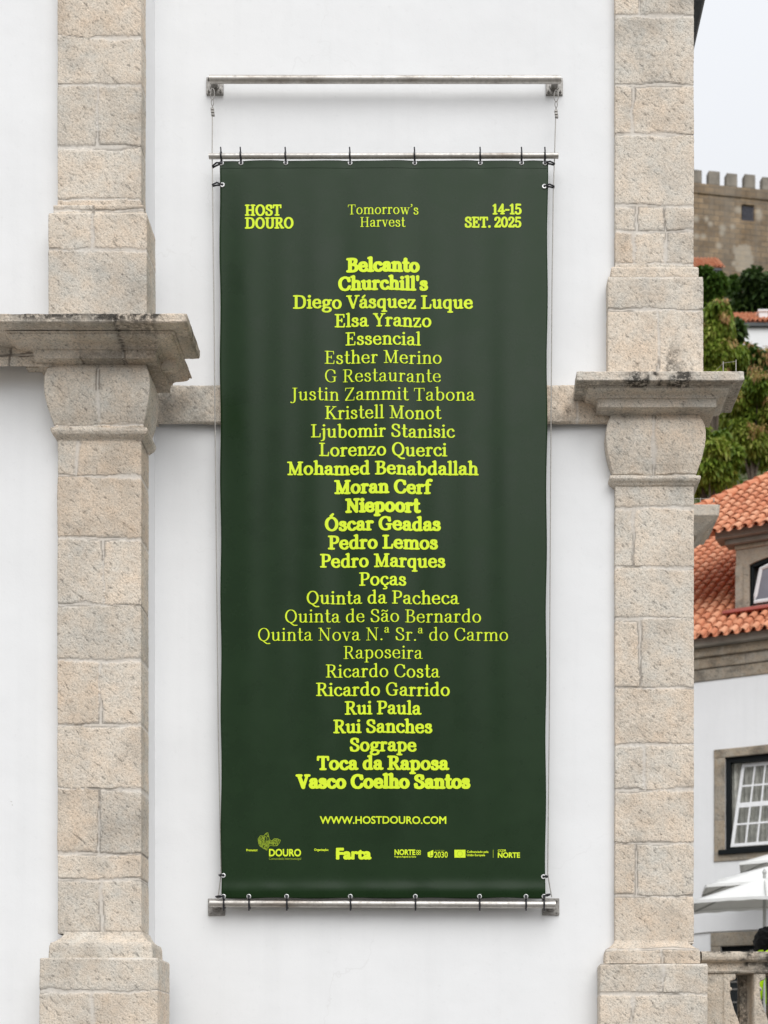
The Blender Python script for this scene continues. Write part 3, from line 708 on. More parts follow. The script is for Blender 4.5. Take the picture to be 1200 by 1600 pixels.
cornL = [(0, 5.862), (.012, 5.864), (.014, 5.870), (.022, 5.877), (.045, 5.881), (.07, 5.882), (.11, 5.882), (.11, 5.928), (.124, 5.929), (.124, 5.938), (.132, 5.945), (.15, 5.949), (.19, 5.951), (.215, 5.956), (.226, 5.964), (.227, 5.970), (.245, 5.971), (.245, 5.975), (.325, 5.975), (.332, 5.981), (.335, 6.020), (.326, 6.028), (0, 6.036)]
pathLC = [(LX0, -.345), (LX0, YL), (XL, YL), (XL, -.36)]
def lichen(z_hi, seed, amt, thr): 
    return lambda X, Y, Z, s, v: np.clip(sstep(thr, thr + .3, fbm(X * 4.5 + seed, Y * 3 + Z * 2 + seed, 4)) * (1 - sstep(.01, .075, z_hi - Z)) * amt + sstep(.15, .4, fbm(X * 6, Z * 9 + seed, 3)) * .35, 0, 1)
kL = next(i for i, q_ in enumerate(cornL) if q_[0] == .245)
pathLM = pathLC[:3] + [(XL, -.13)]
sweep('cornice_moulding', pathLM, cornL[:kL + 1] + [(.02, 5.972)], M['granite'], pilL, [(5.8, 6.2, [xl(133), xl(200)])], seed=6, tint=.35, step=.007, vstep=.0025, stain_shade=lichen(6.028, 8, 1, -.02), wobble=.003, crack=1, rough=.0028)
sweep('cornice', pathLC, [(.10, 5.974)] + cornL[kL + 1:], M['granite'], pilL, [(5.8, 6.2, [xl(133), xl(200)])], seed=6, tint=.35, step=.007, vstep=.0025, stain_shade=lichen(6.028, 8, 1, -.02), wobble=.003, crack=1, rough=.0028)
cap_ = MB(); cap_.box(LX0 - .2, XL + .2, -.40, -.348, 5.90, 6.0); cap_.build('cornice_core', M['granite'], pilL)
bz = lambda py: zz(py, dl - .03)
rowsBase = [(bz(1473), bz(1455), []), (bz(1498), bz(1473), [])]
sweep('base', pathLB, [(.075, bz(1498)), (.076, bz(1493)), (.074, bz(1480)), (.068, bz(1474)), (.056, bz(1472.5)), (.04, bz(1470)), (.02, bz(1465)), (.008, bz(1460)), (0, bz(1455))], M['granite'], pilL, None, seed=7, tint=.2, vstep=.005)
pz = lambda py: zz(py, dl - .1)
sweep('plinth', pathLB, [(.118, 0), (.118, pz(1499)), (.112, pz(1496.5)), (.07, pz(1496))], M['granite'], pilL, [(pz(1549), pz(1495), []), (pz(1680), pz(1549), [xl(150)]), (0, pz(1680), [])], seed=8, tint=.3)

# --- tower string course at the far left: a slab over two flat stones
tc_path = [(-6.0, -.345), (LX0 - .02, -.345)]
sweep('string_course', tc_path, [(0, 5.945), (.15, 5.86), (.15, 5.995), (.16, 6.0), (.275, 6.004), (.298, 6.008), (.30, 6.066), (.29, 6.075), (0, 6.085)], M['granite'], church,
      [(5.6, 5.93, [xx(12, 8.5)]), (5.93, 6.002, [xx(14, 8.5)]), (6.002, 6.2, [xx(21, 8.35)])], seed=9, tint=.4, vstep=.005, stain_shade=lichen(6.075, 2, 1, -.05), crack=1.2, wobble=.004)
# --- string course on the front wall, passing behind the banner
zs0, zs1 = zz(660, D0 - .06), zz(601, D0 - .06)
sc_ = sweep('string_course', [(XL + .005, 0), (XL + .005, -.045), (XR0 - .02, -.045)], [(-.01, zs0), (.004, zs0 + .001), (.012, zs0 + .008), (.012, zs1 - .01), (.006, zs1), (-.03, zs1 + .006)], M['granite'], church,
      [(zs0 - .1, zs1 + .1, [xx(901, D0 - .06), xx(620, D0 - .06)])], seed=10, tint=.05, rough=.0026, stain_shade=drop_stain(zs0 + .03, .05, 4, .5))
# --- right pilaster
pathR = [(XR0, .0), (XR0, YR), (XR1, YR), (XR1, .50)]
rowsR = rows_from(zr, [752, 793, 887, 966, 1075, 1163, 1234, 1317, 1400, 1474], [[], [990], [], [1000], [], [1007], [], [994], []], xr)
pilR = sweep('pilaster', pathR, [(0, zr(1474)), (0, zr(751))], M['granite'], church, rowsR, seed=11, tint=.4)
pilR['label'] = 'granite corner pilaster at the right with bush-hammered blocks'
rowsRU = rows_from(zr, [-400, -290, -170, -70, 25, 133, 210, 322, 361, 412], [[], [1010], [], [998], [], [988], [], [995, 1039], [991, 1040]], xr)
sweep('upper_shaft', pathR, [(0, zr(422)), (0, top)], M['granite'], pilR, rowsRU, seed=12, tint=.45)
q = lambda py: zz(py, dr - .04)
sweep('upper_base', pathR, [(.05, 5.90), (.05, q(437)), (.046, q(433.5)), (.028, q(433)), (.026, q(430)), (.026, q(417)), (.018, q(414)), (0, q(412))], M['granite'], pilR,
      [(q(432.5), q(410), []), (q(485), q(432.5), []), (q(590), q(485), [xr(1026)])], seed=13, tint=.45, stain_shade=lambda X, Y, Z, s, v: np.clip(sstep(.0, .3, fbm(X * 6 + 2, Z * 6, 3) - .1) * (1 - sstep(.0, .22, np.abs(X - xr(1030)))) * (1 - sstep(0, .3, Z - q(580))), 0, 1))
sweep('capital', pathR, capital_prof(zr, 652, 746, bulge), M['granite'], pilR, [(zr(745), zr(640), [xr(1020)])], seed=14, tint=.5, wobble=.003)
zn = lambda py: zz(py, dr - .03)
sweep('neck_ring', pathR, [(.0, zn(757)), (.008, zn(756)), (.018, zn(753)), (.03, zn(751)), (.038, zn(748)), (.038, zn(745)), (.034, zn(743)), (.012, zn(742))], M['granite'], pilR, None, seed=15, tint=.4, step=.006, vstep=.004, stain_shade=drop_stain(zn(742), .02, 3, .3))
cornR = [(0, 5.752), (.012, 5.754), (.014, 5.760), (.022, 5.767), (.045, 5.772), (.075, 5.773), (.08, 5.775), (.12, 5.775), (.12, 5.824), (.132, 5.825), (.132, 5.833), (.138, 5.840), (.150, 5.8445), (.168, 5.8465), (.180, 5.850), (.188, 5.857), (.189, 5.863), (.200, 5.864), (.200, 5.868), (.255, 5.868), (.26, 5.873), (.26, 5.922), (.25, 5.929), (0, 5.937)]
def corn_stain_shade(X, Y, Z, s, v):
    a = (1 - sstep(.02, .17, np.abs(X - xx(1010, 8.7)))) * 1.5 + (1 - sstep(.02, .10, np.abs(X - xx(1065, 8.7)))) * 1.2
    return np.clip(a * 1.2 * sstep(-.35, .1, fbm(X * 14, Z * 14, 3)) * sstep(5.855, 5.875, Z) + sstep(.2, .5, fbm(X * 5, Z * 9, 3)) * .3 + (1 - sstep(0, .012, np.abs(Z - 5.868))) * .5, 0, 1)  # lichen and grime, plus shade painted into the crease under the slab
pathRC = [(XR0, .02), (XR0, YR), (XR1, YR), (XR1, .10)]
sweep('cornice', pathRC, cornR, M['granite'], pilR, [(5.7, 6.0, [])], seed=16, tint=.3, vstep=.0025, stain_shade=corn_stain_shade, wobble=.002, rough=.0025)
rb = MB(); rb.box(XR0 + .01, XR1 + .06, .03, .095, 5.80, 5.90); rb.build('cornice_core', M['granite'], pilR)
bz = lambda py: zz(py, dr - .04)
pathRB = [(XR0, .0), (XR0, YR), (XR1 - .036, YR), (XR1 - .036, .50)]
sweep('base', pathRB, [(.066, bz(1506)), (.067, bz(1500)), (.065, bz(1487)), (.058, bz(1482.5)), (.045, bz(1481.5)), (.03, bz(1479)), (.014, bz(1475)), (.004, bz(1471)), (0, bz(1468))], M['granite'], pilR, [(bz(1520), bz(1483), [xr(1032)]), (bz(1483), bz(1460), [])], seed=17, tint=.2, vstep=.005)
pz = lambda py: zz(py, dr - .1)
sweep('plinth', pathRB, [(.105, 0), (.105, pz(1508)), (.10, pz(1505.5)), (.06, pz(1505))], M['granite'], pilR, [(pz(1553), pz(1504), [xr(1033)]), (pz(1680), pz(1553), [xr(985)]), (0, pz(1680), [])], seed=18, tint=.25)
# --- bird wire along the ledge of the right cornice
bw = MB()
for px, yy in ((1130, -.22), (1150, -.24)):
    x_ = xx(px, D0 + yy); bw.tube([(x_, yy, 5.93), (x_, yy, 6.03)], .003, 6)
a_, b_ = (xx(1130, D0 - .22), -.22, 6.02), (xx(1150, D0 - .24), -.24, 6.02)
bw.tube([(xx(1094, D0), .1, 6.022), a_], .0012, 5); bw.tube([a_, b_], .0012, 5)
bw.build('bird_wire', M['wire'], pilR)
# --- roof eave of the side wall, seen from below at the upper right
ev = MB(); ev.box(-6.2, 1.89, .0, 13.6, 10.1, 10.18); ev.build('roof_eave', M['slate'], church)
gt = MB(); gt.tube([(1.86, .0, 10.16), (1.86, 13.6, 10.16)], .06, 12); gt.build('gutter', M['slate'], church)
rf = MB(); rf.add([(-6.2, .05, 10.2), (1.86, .05, 10.2), (1.86, 13.6, 10.2), (-6.2, 13.6, 10.2), (-2.2, .05, 12.4), (-2.2, 13.6, 12.4)], [(1, 2, 5, 4), (3, 0, 4, 5), (2, 3, 5), (0, 1, 4)])
rf.build('roof', M['tile'], church)
# --- rear wing: only the end of its corner cornice shows beyond the right pilaster
dw = 16.0; xw = xx(1081, dw)
rw = MB(); rw.box(-4, xw - .012, 7.02, 13.5, 0, 8.4); rw.build('rear_wing', M['plaster'], church)
rp = sweep('rear_pilaster', [(xw - .5, 7.02), (xw - .5, 6.97), (xw, 6.97), (xw, 7.5)], [(0, 1.3), (0, 8.3)], M['granite'], church, [(1.3 + i * .62, 1.92 + i * .62, [xw - .25] if i % 2 else []) for i in range(12)], seed=20, step=.03, tint=.4)
w0 = lambda py, p: zz(py, dw - p)
sweep('rear_cornice', [(xw - .5, 7.04), (xw - .5, 6.97), (xw, 6.97), (xw, 7.4)], [(.02, w0(838, 0)), (.05, w0(838, .05)), (.06, w0(836, .06)), (.235, w0(808, .24)), (.25, w0(806.5, .26)), (.26, w0(790.5, .26)), (.24, w0(789.5, .25)), (0, w0(790, 0))], M['granite'], rp, None, seed=21, step=.02, vstep=.01, tint=.05, stain_shade=lambda X, Y, Z, s, v: np.clip(sstep(0, .4, fbm(X * 5, Z * 5, 3)) * .7, 0, 1))
rc = MB(); rc.box(xw - .6, xw + .2, 7.02, 7.4, w0(830, 0), w0(796, 0)); rc.build('cornice_core', M['granite'], rp)
bw = MB()
for i, px in enumerate((1092, 1113)): bw.tube([(xx(px, dw), 6.9, w0(790, 0)), (xx(px, dw), 6.9, w0(784, 0))], .006, 6)
bw.tube([(xx(1080, dw), 6.9, w0(785, 0)), (xx(1113, dw), 6.9, w0(785, 0))], .0025, 5)
bw.build('bird_wire', M['wire'], rp)

# ================================================================ RAILS, CABLES AND BANNER
def bolt(mb, x, y, z, r=.008):
    n = 6; vs = []; fs = []
    for yy in (y, y - .006):
        for k in range(n): vs.append((x + r * math.cos(k * math.pi / 3), yy, z + r * math.sin(k * math.pi / 3)))
    fs.append(tuple(range(n, 2 * n)))
    for k in range(n): fs.append((k, (k + 1) % n, n + (k + 1) % n, n + k))
    mb.add(vs, fs)
def wall_rail(name, label, y_px0, y_px1, px0, px1, rad, plates, plate_mat, off=.09):
    d = D0 - off
    r_ = tag(empty(name, (0, 0, 0)), label, 'rail')
    a, b = at(px0, y_px0, d), at(px1, y_px1, d)
    m = MB(); n = 24
    m.tube([a + (b - a) * (i / n) for i in range(n + 1)], rad, 20); o = m.build('pole', M['steel'], r_, True)
    for (cx, cy, cyp) in plates:
        c = at(cx, cyp, D0)
        h = .053
        p = MB(); p.box(c.x - h, c.x + h, -.014, .004, c.z - h, c.z + h); pl = p.build('bracket_plate', plate_mat, r_, False, .003)
        for sx in (-1, 1):
            for sz in (-1, 1):
                k = MB(); bolt(k, c.x + sx * .037, -.014, c.z + sz * .037); k.tube([(c.x + sx * .037, -.018, c.z + sz * .037), (c.x + sx * .037, -.032, c.z + sz * .037)], .004, 8)
                k.build('bolt', M['dull_steel'], pl)
        s = MB(); zc = a.z if cx < 600 else b.z
        s.tube([(c.x, -.012, c.z), (c.x, -.045, c.z * .5 + zc * .5), (c.x, -off, zc)], .021, 14); s.tube([(c.x, -.013, c.z), (c.x, -.022, c.z)], .03, 14)
        s.build('bracket_arm', plate_mat, pl, True)
    return r_
top_rail = wall_rail('banner_rail', 'upper fixed steel rail on two wall brackets above the hanging pole', 124, 124.3, 327.5, 876, .0235, [(336, 137, 136), (866, 137, 137)], M['dull_steel'])
bot_rail = wall_rail('banner_rail', 'lower steel rail on two dark wall brackets under the bottom edge of the banner', 1411.5, 1413.5, 328, 868, .0235, [(338.5, 1417.5, 1417.5), (860.5, 1417, 1417)], M['dull_steel'])
hp = MB(); a, b = at(326.5, 244.2, D0 - .115), at(872.5, 243.4, D0 - .115)
hp.tube([a + (b - a) * (i / 24) for i in range(25)], .0165, 18)
tag(hp.build('hanging_pole', M['steel'], None, True), 'thin steel pole hanging on two cables, carrying the top of the green banner', 'pole')

def cable(label, pts, hook):
    c = tag(empty('steel_cable', (0, 0, 0)), label, 'cable', 'steel cables of the banner')
    m = MB(); m.tube([at(x, y, D0 - o) for x, y, o in pts], .0032, 8); m.build('wire', M['wire'], c, True)
    # shackle, link and rope clamp hanging from the upper bracket
    hx, hy = hook
    P = lambda x, y, o=.1: at(x, y, D0 - o)
    m = MB(); ring = [P(hx + 3.2 * math.cos(t), hy + 10 + 9 * math.sin(t)) for t in np.linspace(0, 2 * math.pi, 15)[:-1]]; m.tube(ring, .0032, 7, closed=True); m.build('shackle', M['dull_steel'], c, True)
    m = MB(); ring = [P(hx + 1.9 * math.cos(t), hy + 23 + 5 * math.sin(t)) for t in np.linspace(0, 2 * math.pi, 13)[:-1]]; m.tube(ring, .0027, 7, closed=True)
    m.tube([P(hx, hy + 28), P(hx, hy + 32)], .004, 8); m.build('swivel', M['dull_steel'], c, True)
    m = MB(); cc = P(hx, hy + 34)
    for k in range(3): m.box(cc.x - .011 + .002 * k, cc.x + .009 + .002 * k, cc.y - .009, cc.y + .009, cc.z - .006 - .017 * k, cc.z + .006 - .017 * k)
    m.build('rope_clamp', M['dull_steel'], c, False, .002)
    return c
cable('steel cable running down the left edge of the banner', [(332, 170, .1), (331.5, 243, .1), (332.5, 330, .1), (334.5, 500, .1), (337, 760, .1), (341, 1140, .1), (345.5, 1366, .1), (340.5, 1404, .1)], (332, 137))
cable('steel cable running down the right edge of the banner', [(868.5, 170, .1), (866.5, 243, .1), (864.5, 300, .1), (862.5, 450, .1), (860.3, 760, .1), (858.2, 1140, .1), (855.8, 1366, .1), (862, 1402, .1)], (869, 140))

DB = D0 - .112
def ban_y(px, py):
    """depth of the hanging sheet: gentle upright folds, a slack bottom edge, pulls at the eyelets"""
    px = np.asarray(px, float); py = np.asarray(py, float)
    v = np.clip((py - 250) / 1153, 0, 1)
    u = (px - 343) / 513
    f = 1.0 * (.0042 * np.sin(u * 19 + 1.2 + .5 * v) + .0034 * np.sin(u * 31 + 2.2 - .8 * v) + .0020 * np.sin(u * 55 + .4)) * np.sin(np.pi * np.clip(v, .02, .98)) ** .6
    f = f + .002 * vnoise(u * 3 + 7, v * 3 + 2) * np.sin(np.pi * v)
    f = f - .055 * np.sin(np.pi * u) * np.sin(np.pi * v) * .35
    top = np.exp(-((py - 250) / 14.0) ** 2); bot = np.exp(-((1403 - py) / 16.0) ** 2)
    for ex in TOPX: f = f + .005 * top * np.exp(-((px - ex) / 14.0) ** 2)
    for ex in BOTX: f = f + .006 * np.exp(-((1403 - py) / 26.0) ** 2) * np.exp(-((px - ex) / 20.0) ** 2)
    f = f - .012 * np.exp(-((1392 - py) / 12.0) ** 2)
    return f
TOPX = [346, 376.5, 446.5, 547, 648, 750.5, 815, 851.5]
BOTX = [349.3, 389, 448, 547.5, 649, 749.3, 821.8, 850]
def ban_pt(px, py, lift=0.0):
    f = ban_y(px, py)
    d = DB
    X = (np.asarray(px, float) - CX) / F_PX * d; Z = EYE + (CY - np.asarray(py, float)) / F_PX * d
    return np.stack([X, -(D0 - d) + f - lift, Z], -1)
banner = tag(empty('event_banner', (0, 0, 0)), 'tall dark green event banner with lime lettering hung on the white wall', 'banner')
us = np.linspace(0, 1, 171); vs_ = np.linspace(0, 1, 361)
U, V = np.meshgrid(us, vs_[::-1])
def edge_px(U, V):
    left = 343 + 2.6 * V + .7 * np.sin(V * 40); right = 856 - 3.8 * V + .7 * np.sin(V * 37 + 1)
    topy = 250.5 + 1.0 * np.sin(U * 31) * .4; boty = 1403.5 + .8 * np.sin(U * 27)
    return left + (right - left) * U, topy + (boty - topy) * V
PX, PY = edge_px(U, V)
sheet = grid_mesh('sheet', ban_pt(PX, PY), {}, M['vinyl'], banner)
so = sheet.modifiers.new('thick', 'SOLIDIFY'); so.thickness = .0012; so.offset = -1
# hem: welded double strip along top and bottom
def strip(px0, py0, px1, py1, n, lift, name, mat):
    uu = np.linspace(0, 1, n); vv = np.linspace(0, 1, 5)
    A, B = np.meshgrid(uu, vv[::-1])
    return grid_mesh(name, ban_pt(px0 + (px1 - px0) * A, py0 + (py1 - py0) * B, lift), {}, mat, banner)
strip(344, 251.2, 855, 262.5, 160, .0016, 'hem', M['vinyl'])
strip(347, 1393, 851.5, 1402.5, 160, .0016, 'hem', M['vinyl'])

LIFT = .0022
def print_mesh(name, parts, mat, lift=LIFT):
    VV, FF = [], []; nv = 0
    for V, Fc in parts:
        V = np.asarray(V, float)
        P = ban_pt(V[:, 0], V[:, 1], lift + (V[:, 2] * .00025 if V.shape[1] > 2 else 0))
        VV.append(P); FF += [tuple(i + nv for i in f) for f in Fc]; nv += len(P)
    VV = np.vstack(VV)
    # faces must look towards the viewer
    me_f = []
    for f in FF:
        a, b, c = VV[f[0]], VV[f[1]], VV[f[2]]
        me_f.append(f)
    o = poly_mesh(name, VV, me_f, mat, banner)
    return o
WT = lambda w: W0 + (W1 - W0) * w
print_mesh('name_list', [set_line(t, a, b, y, 20.0, WT(w))[:2] for t, a, b, y, w in NAMES], M['print'])
print_mesh('heading', [set_line(t, a, b, y, c, WT(w))[:2] for t, a, b, y, c, w in HEAD], M['print'])

def sans(text, x0, x1, base, w=0.0, cap=None, res=4, h=.03, sp=1.0):
    """text in the built-in sans font, fattened by w (fraction of the em), fitted between x0 and x1 (px) on the baseline"""
    cu = bpy.data.curves.new('t', 'FONT'); cu.body = text; cu.size = 1; cu.resolution_u = res; cu.space_character = sp
    ob = bpy.data.objects.new('t', cu); COL.objects.link(ob)
    dg = bpy.context.evaluated_depsgraph_get(); me = ob.evaluated_get(dg).to_mesh()
    V = np.array([v.co[:2] for v in me.vertices]); cnt = {}
    for p in me.polygons:
        q = list(p.vertices)
        for a_, b_ in zip(q, q[1:] + q[:1]):
            k = (min(a_, b_), max(a_, b_)); cnt[k] = cnt.get(k, 0) + 1
    E = np.array([k for k, c in cnt.items() if c == 1])
    ob.evaluated_get(dg).to_mesh_clear(); bpy.data.objects.remove(ob); bpy.data.curves.remove(cu)
    A, B = V[E[:, 0]], V[E[:, 1]]
    lo, hi = V.min(0) - w - 2 * h, V.max(0) + w + 2 * h
    X, Y = np.meshgrid(np.arange(lo[0], hi[0] + h, h), np.arange(lo[1], hi[1] + h, h))
    D = np.full(X.shape, 9.0); ins = np.zeros(X.shape, bool)
    for (ax, ay), (bx, by) in zip(A, B):
        ux, uy = bx - ax, by - ay
        t = np.clip(((X - ax) * ux + (Y - ay) * uy) / (ux * ux + uy * uy + 1e-12), 0, 1)
        D = np.minimum(D, np.hypot(X - ax - t * ux, Y - ay - t * uy))
        if ay != by:
            ins ^= ((ay > Y) != (by > Y)) & (X < (bx - ax) * (Y - ay) / (by - ay) + ax)
    P, Fc = march(np.where(ins, -D, D) - w, X[0, 0], Y[0, 0], h)
    s = (x1 - x0) / (P[:, 0].max() - P[:, 0].min())
    out = np.zeros((len(P), 3)); out[:, 0] = x0 + (P[:, 0] - P[:, 0].min()) * s
    sy = s if cap is None else cap / (V[:, 1].max() if not any(c in text for c in 'fdlbhk') else V[:, 1].max() * .96)
    out[:, 1] = base - P[:, 1] * sy
    return out, Fc
print_mesh('web_address', [sans('WWW.HOSTDOURO.COM', 500, 697.3, 1287.2, .022, 11.2)], M['print'])
def rect(x0, y0, x1, y1, z=0): return np.array([[x0, y1, z], [x1, y1, z], [x1, y0, z], [x0, y0, z]], float), [(0, 1, 2, 3)]
def poly(pts, z=0): 
    return np.array([[x, y, z] for x, y in pts], float), [tuple(range(len(pts)))]
def stroke(pts, w, z=0):
    P = np.array(pts, float); d = np.gradient(P, axis=0); d /= np.maximum(1e-6, np.hypot(d[:, 0], d[:, 1]))[:, None]
    n = np.stack([-d[:, 1], d[:, 0]], 1) * w / 2
    V = np.empty((2 * len(P), 3)); V[0::2, :2] = P + n; V[1::2, :2] = P - n; V[:, 2] = z
    return V, [(2 * i, 2 * i + 1, 2 * i + 3, 2 * i + 2) for i in range(len(P) - 1)]
# --- the row of marks along the bottom
logo = []
logo.append(sans('DOURO', 420.5, 470.5, 1337.8, .03, 10.8))
logo.append(sans('Promotor:', 385, 403, 1330.2, .03, 3.4)); logo.append(sans('Organiza\u00e7\u00e3o:', 491, 513.3, 1329.6, .03, 3.4))
logo.append(sans('Farta', 525, 580.5, 1342.0, .05, 16.0))
logo.append(sans('NORTE', 616.5, 649, 1335.8, .035, 8.0)); logo.append(sans('Programa Regional do Norte', 616.5, 650, 1340, .02, 2.5))
for cx_, cy_ in ((652.2, 1330.2), (655.8, 1330.2), (652.2, 1334), (655.8, 1334)):
    t = np.linspace(0, 2 * math.pi, 14); logo.append(stroke(np.stack([cx_ + 1.5 * np.cos(t), cy_ + 1.6 * np.sin(t)], 1), .8))
logo.append(poly([(668.3, 1332), (672, 1330.5), (672, 1340.2), (668.3, 1338.5)])); logo.append(poly([(672.6, 1330.2), (677, 1328), (677, 1336), (672.6, 1337)])); logo.append(poly([(672.6, 1337.6), (677, 1336.6), (675.8, 1339.2), (672.6, 1340.4)]))
logo.append(sans('2030', 678.3, 699.6, 1340, .012, 9.0))
logo.append(rect(710, 1328, 727.3, 1340.3))
logo.append(sans('Cofinanciado pela', 729.5, 763.2, 1332.7, .025, 3.2)); logo.append(sans('Uni\u00e3o Europeia', 729.5, 758, 1337.8, .025, 3.2))
logo.append(sans('CCDR', 777.8, 790.8, 1330.8, .03, 3.2)); logo.append(sans('NORTE', 777.8, 812.5, 1340.1, .035, 7.8))
# the map-like scribble over the first mark
rs = random.Random(4)
blob = [(403.5, 1311), (407, 1306), (412, 1306.5), (416, 1302), (418.5, 1301), (420, 1306), (421, 1312), (425, 1314), (429, 1310.5), (434, 1311), (438.5, 1313), (437, 1317), (433, 1322), (427, 1322), (422, 1321), (419, 1325), (417.5, 1329), (412, 1326), (406, 1322), (404, 1317)]
def inside(x, y):
    c = False; j = len(blob) - 1
    for i in range(len(blob)):
        (xi, yi), (xj, yj) = blob[i], blob[j]
        if (yi > y) != (yj > y) and x < (xj - xi) * (y - yi) / (yj - yi) + xi: c = not c
        j = i
    return c
def clean(x): return all(inside(a, b) for a, b in x)
dim = []
bl = np.array(blob + blob[:1], float); dim.append(stroke(bl, .7))
made = 0
while made < 120:
    x, y = rs.uniform(403, 438), rs.uniform(1301, 1329); ang = rs.choice([.9, 1.1, 2.2, 1.4]) + rs.uniform(-.3, .3); l = rs.uniform(3, 8)
    if not inside(x, y): continue
    pts = []
    for k in range(7):
        px_, py_ = x + math.cos(ang + .12 * k) * l * (k / 6 - .5), y - math.sin(ang + .12 * k) * l * (k / 6 - .5)
        if inside(px_, py_): pts.append((px_, py_))
    if len(pts) > 3: dim.append(stroke(pts, .55, made % 5)); made += 1
mk = print_mesh('sponsor_marks', logo, M['print'])
mk2 = print_mesh('sponsor_line_art', dim + [sans('Comunidade Intermunicipal', 420.5, 470.5, 1343.6, .0, 3.6), sans('PORTUGAL', 680, 695, 1330.4, 0, 2.2), rect(770.2, 1327.8, 771, 1340.6)], M['print_dim'])
ring12 = []
for k in range(12):
    a = k * math.pi / 6; ring12.append(rect(718.6 + 3.9 * math.cos(a) - .45, 1334.1 + 3.9 * math.sin(a) - .45, 718.6 + 3.9 * math.cos(a) + .45, 1334.1 + 3.9 * math.sin(a) + .45))
print_mesh('flag_stars', ring12, M['print_dim'], LIFT + .0009)

# --- eyelets and cable ties
def grommet(px, py):
    c = ban_pt(px, py, .003); m = MB()
    ring = [(c[0] + .0105 * math.cos(t), c[1], c[2] + .0105 * math.sin(t)) for t in np.linspace(0, 2 * math.pi, 17)[:-1]]
    m.tube(ring, .0045, 8, closed=True); m.build('grommet', M['grommet'], banner, True)
def tie(pts, r=.0056, tail=None):
    m = MB(); m.tube(pts, r, 7)
    if tail: m.tube(tail, r * .8, 6); m.add(*boxvf(pts[0], .008))
    m.build('cable_tie', M['black_plastic'], banner, True)
def boxvf(c, h):
    t = MB(); t.box(c[0] - h, c[0] + h, c[1] - h, c[1] + h, c[2] - h, c[2] + h); return t.v, t.f
for px in TOPX:
    grommet(px, 254.3); g = ban_pt(px, 254.3, .005); zt = zz(244, D0 - .115)
    loop = [tuple(g), (g[0], g[1] - .012, g[2] + .02)] + [(g[0] - .001, -.115 - .022 * math.cos(t), zt + .022 * math.sin(t)) for t in np.linspace(-.5, 3.3, 9)] + [(g[0], g[1] + .008, g[2] + .005)]
    tie(loop, tail=[(g[0], -.128, zt + .018), (g[0] - .002, -.13, zt + .046)])
for px in BOTX:
    grommet(px, 1404 - 3.2); g = ban_pt(px, 1404 - 3.2, .005); zt = zz(1412.5, D0 - .09)
    loop = [tuple(g), (g[0], g[1] - .004, g[2] - .012)] + [(g[0] + .001, -.09 - .03 * math.cos(t), zt - .029 * math.sin(t)) for t in np.linspace(-.8, 3.3, 9)] + [(g[0], g[1] + .008, g[2] - .005)]
    tie(loop, tail=[(g[0], -.122, zt - .01), (g[0] + .001, -.118, zt - .045)])
for (gx, gy, cx_, cy_) in ((347.5, 289, 332, 289.5), (346, 254.8, 332, 260.5), (850.5, 291.5, 865.8, 292), (851.5, 254.5, 866.5, 256.5), (349, 1368, 342.5, 1367.5), (849, 1370, 855.8, 1369.6), (349.5, 1401, 337.5, 1401), (850, 1400.5, 859, 1397.5)):
    if abs(gy - 254.6) > 2 and gy < 1399: grommet(gx, gy)
    g = ban_pt(gx, gy, .006); e = at(cx_, cy_, D0 - .1)
    tie([tuple(g), ((g[0] + e.x) / 2, g[1] - .012, (g[2] + e.z) / 2 + .002), (e.x, e.y - .006, e.z), (e.x, e.y + .006, e.z - .002), ((g[0] + e.x) / 2, g[1] + .004, (g[2] + e.z) / 2 - .004), (g[0], g[1] + .006, g[2])], .005)

# ================================================================ BALUSTRADE
bal = tag(empty('balustrade', (xx(1102, D0), .25, 1.2)), 'weathered stone balustrade with a stained handrail beside the right pilaster', 'balustrade')
bx0 = xx(1103, D0); bl_ = Vector(bal.location)
def loft_x(name, prof, x0, x1, mat, parent, seed, stain_amt=1.0, step=.012):
    """a bar along X whose cross-section is an open profile (y, z) read from the front bottom over the top"""
    xs = np.arange(x0, x1 + step, step); pr = np.array(dense(prof, .006))
    X = np.repeat(xs[None, :], len(pr), 0); Y = np.repeat(pr[:, :1], len(xs), 1); Z = np.repeat(pr[:, 1:2], len(xs), 1)
    nz = fbm(X * 14 + seed, (Y + Z) * 14, 4) * .004 + fbm(X * 60, (Z + Y) * 60 + seed, 2) * .0015
    st = sstep(-.12, .18, fbm(X * 6 + seed, (Z + Y) * 9, 4) + .12 * stain_amt) * stain_amt * np.clip(sstep(2.28, 2.42, Z) + .35, 0, 1)
    P = np.stack([X - bl_.x, Y - nz - bl_.y, Z + nz * .5 - bl_.z], -1)
    return grid_mesh(name, P, {'tint': .4 + fbm(X * 3, Z * 3, 2) * .3, 'mortar': 0 * X, 'crack': 0 * X, 'stain_shade': st}, mat, parent)
rz = lambda py: zz(py, D0 + .06)
loft_x('handrail', [(.10, rz(1521)), (.07, rz(1520.5)), (.062, rz(1517)), (.08, rz(1515.5)), (.085, rz(1504)), (.05, rz(1502.5)), (.035, rz(1500)), (.03, rz(1495)), (.035, rz(1490)), (.06, rz(1486.5)), (.12, rz(1485.5)), (.38, rz(1485.5)), (.44, rz(1490)), (.45, rz(1500)), (.41, rz(1504)), (.41, rz(1521)), (.10, rz(1521.1))], bx0 - .02, 9.0, M['rail_stone'], bal, 3)
loft_x('kerb_rail', [(.06, .9), (.06, 1.42), (.10, 1.45), (.40, 1.45), (.44, 1.42), (.44, .9)], bx0 - .02, 9.0, M['rail_stone'], bal, 8, .4, .05)
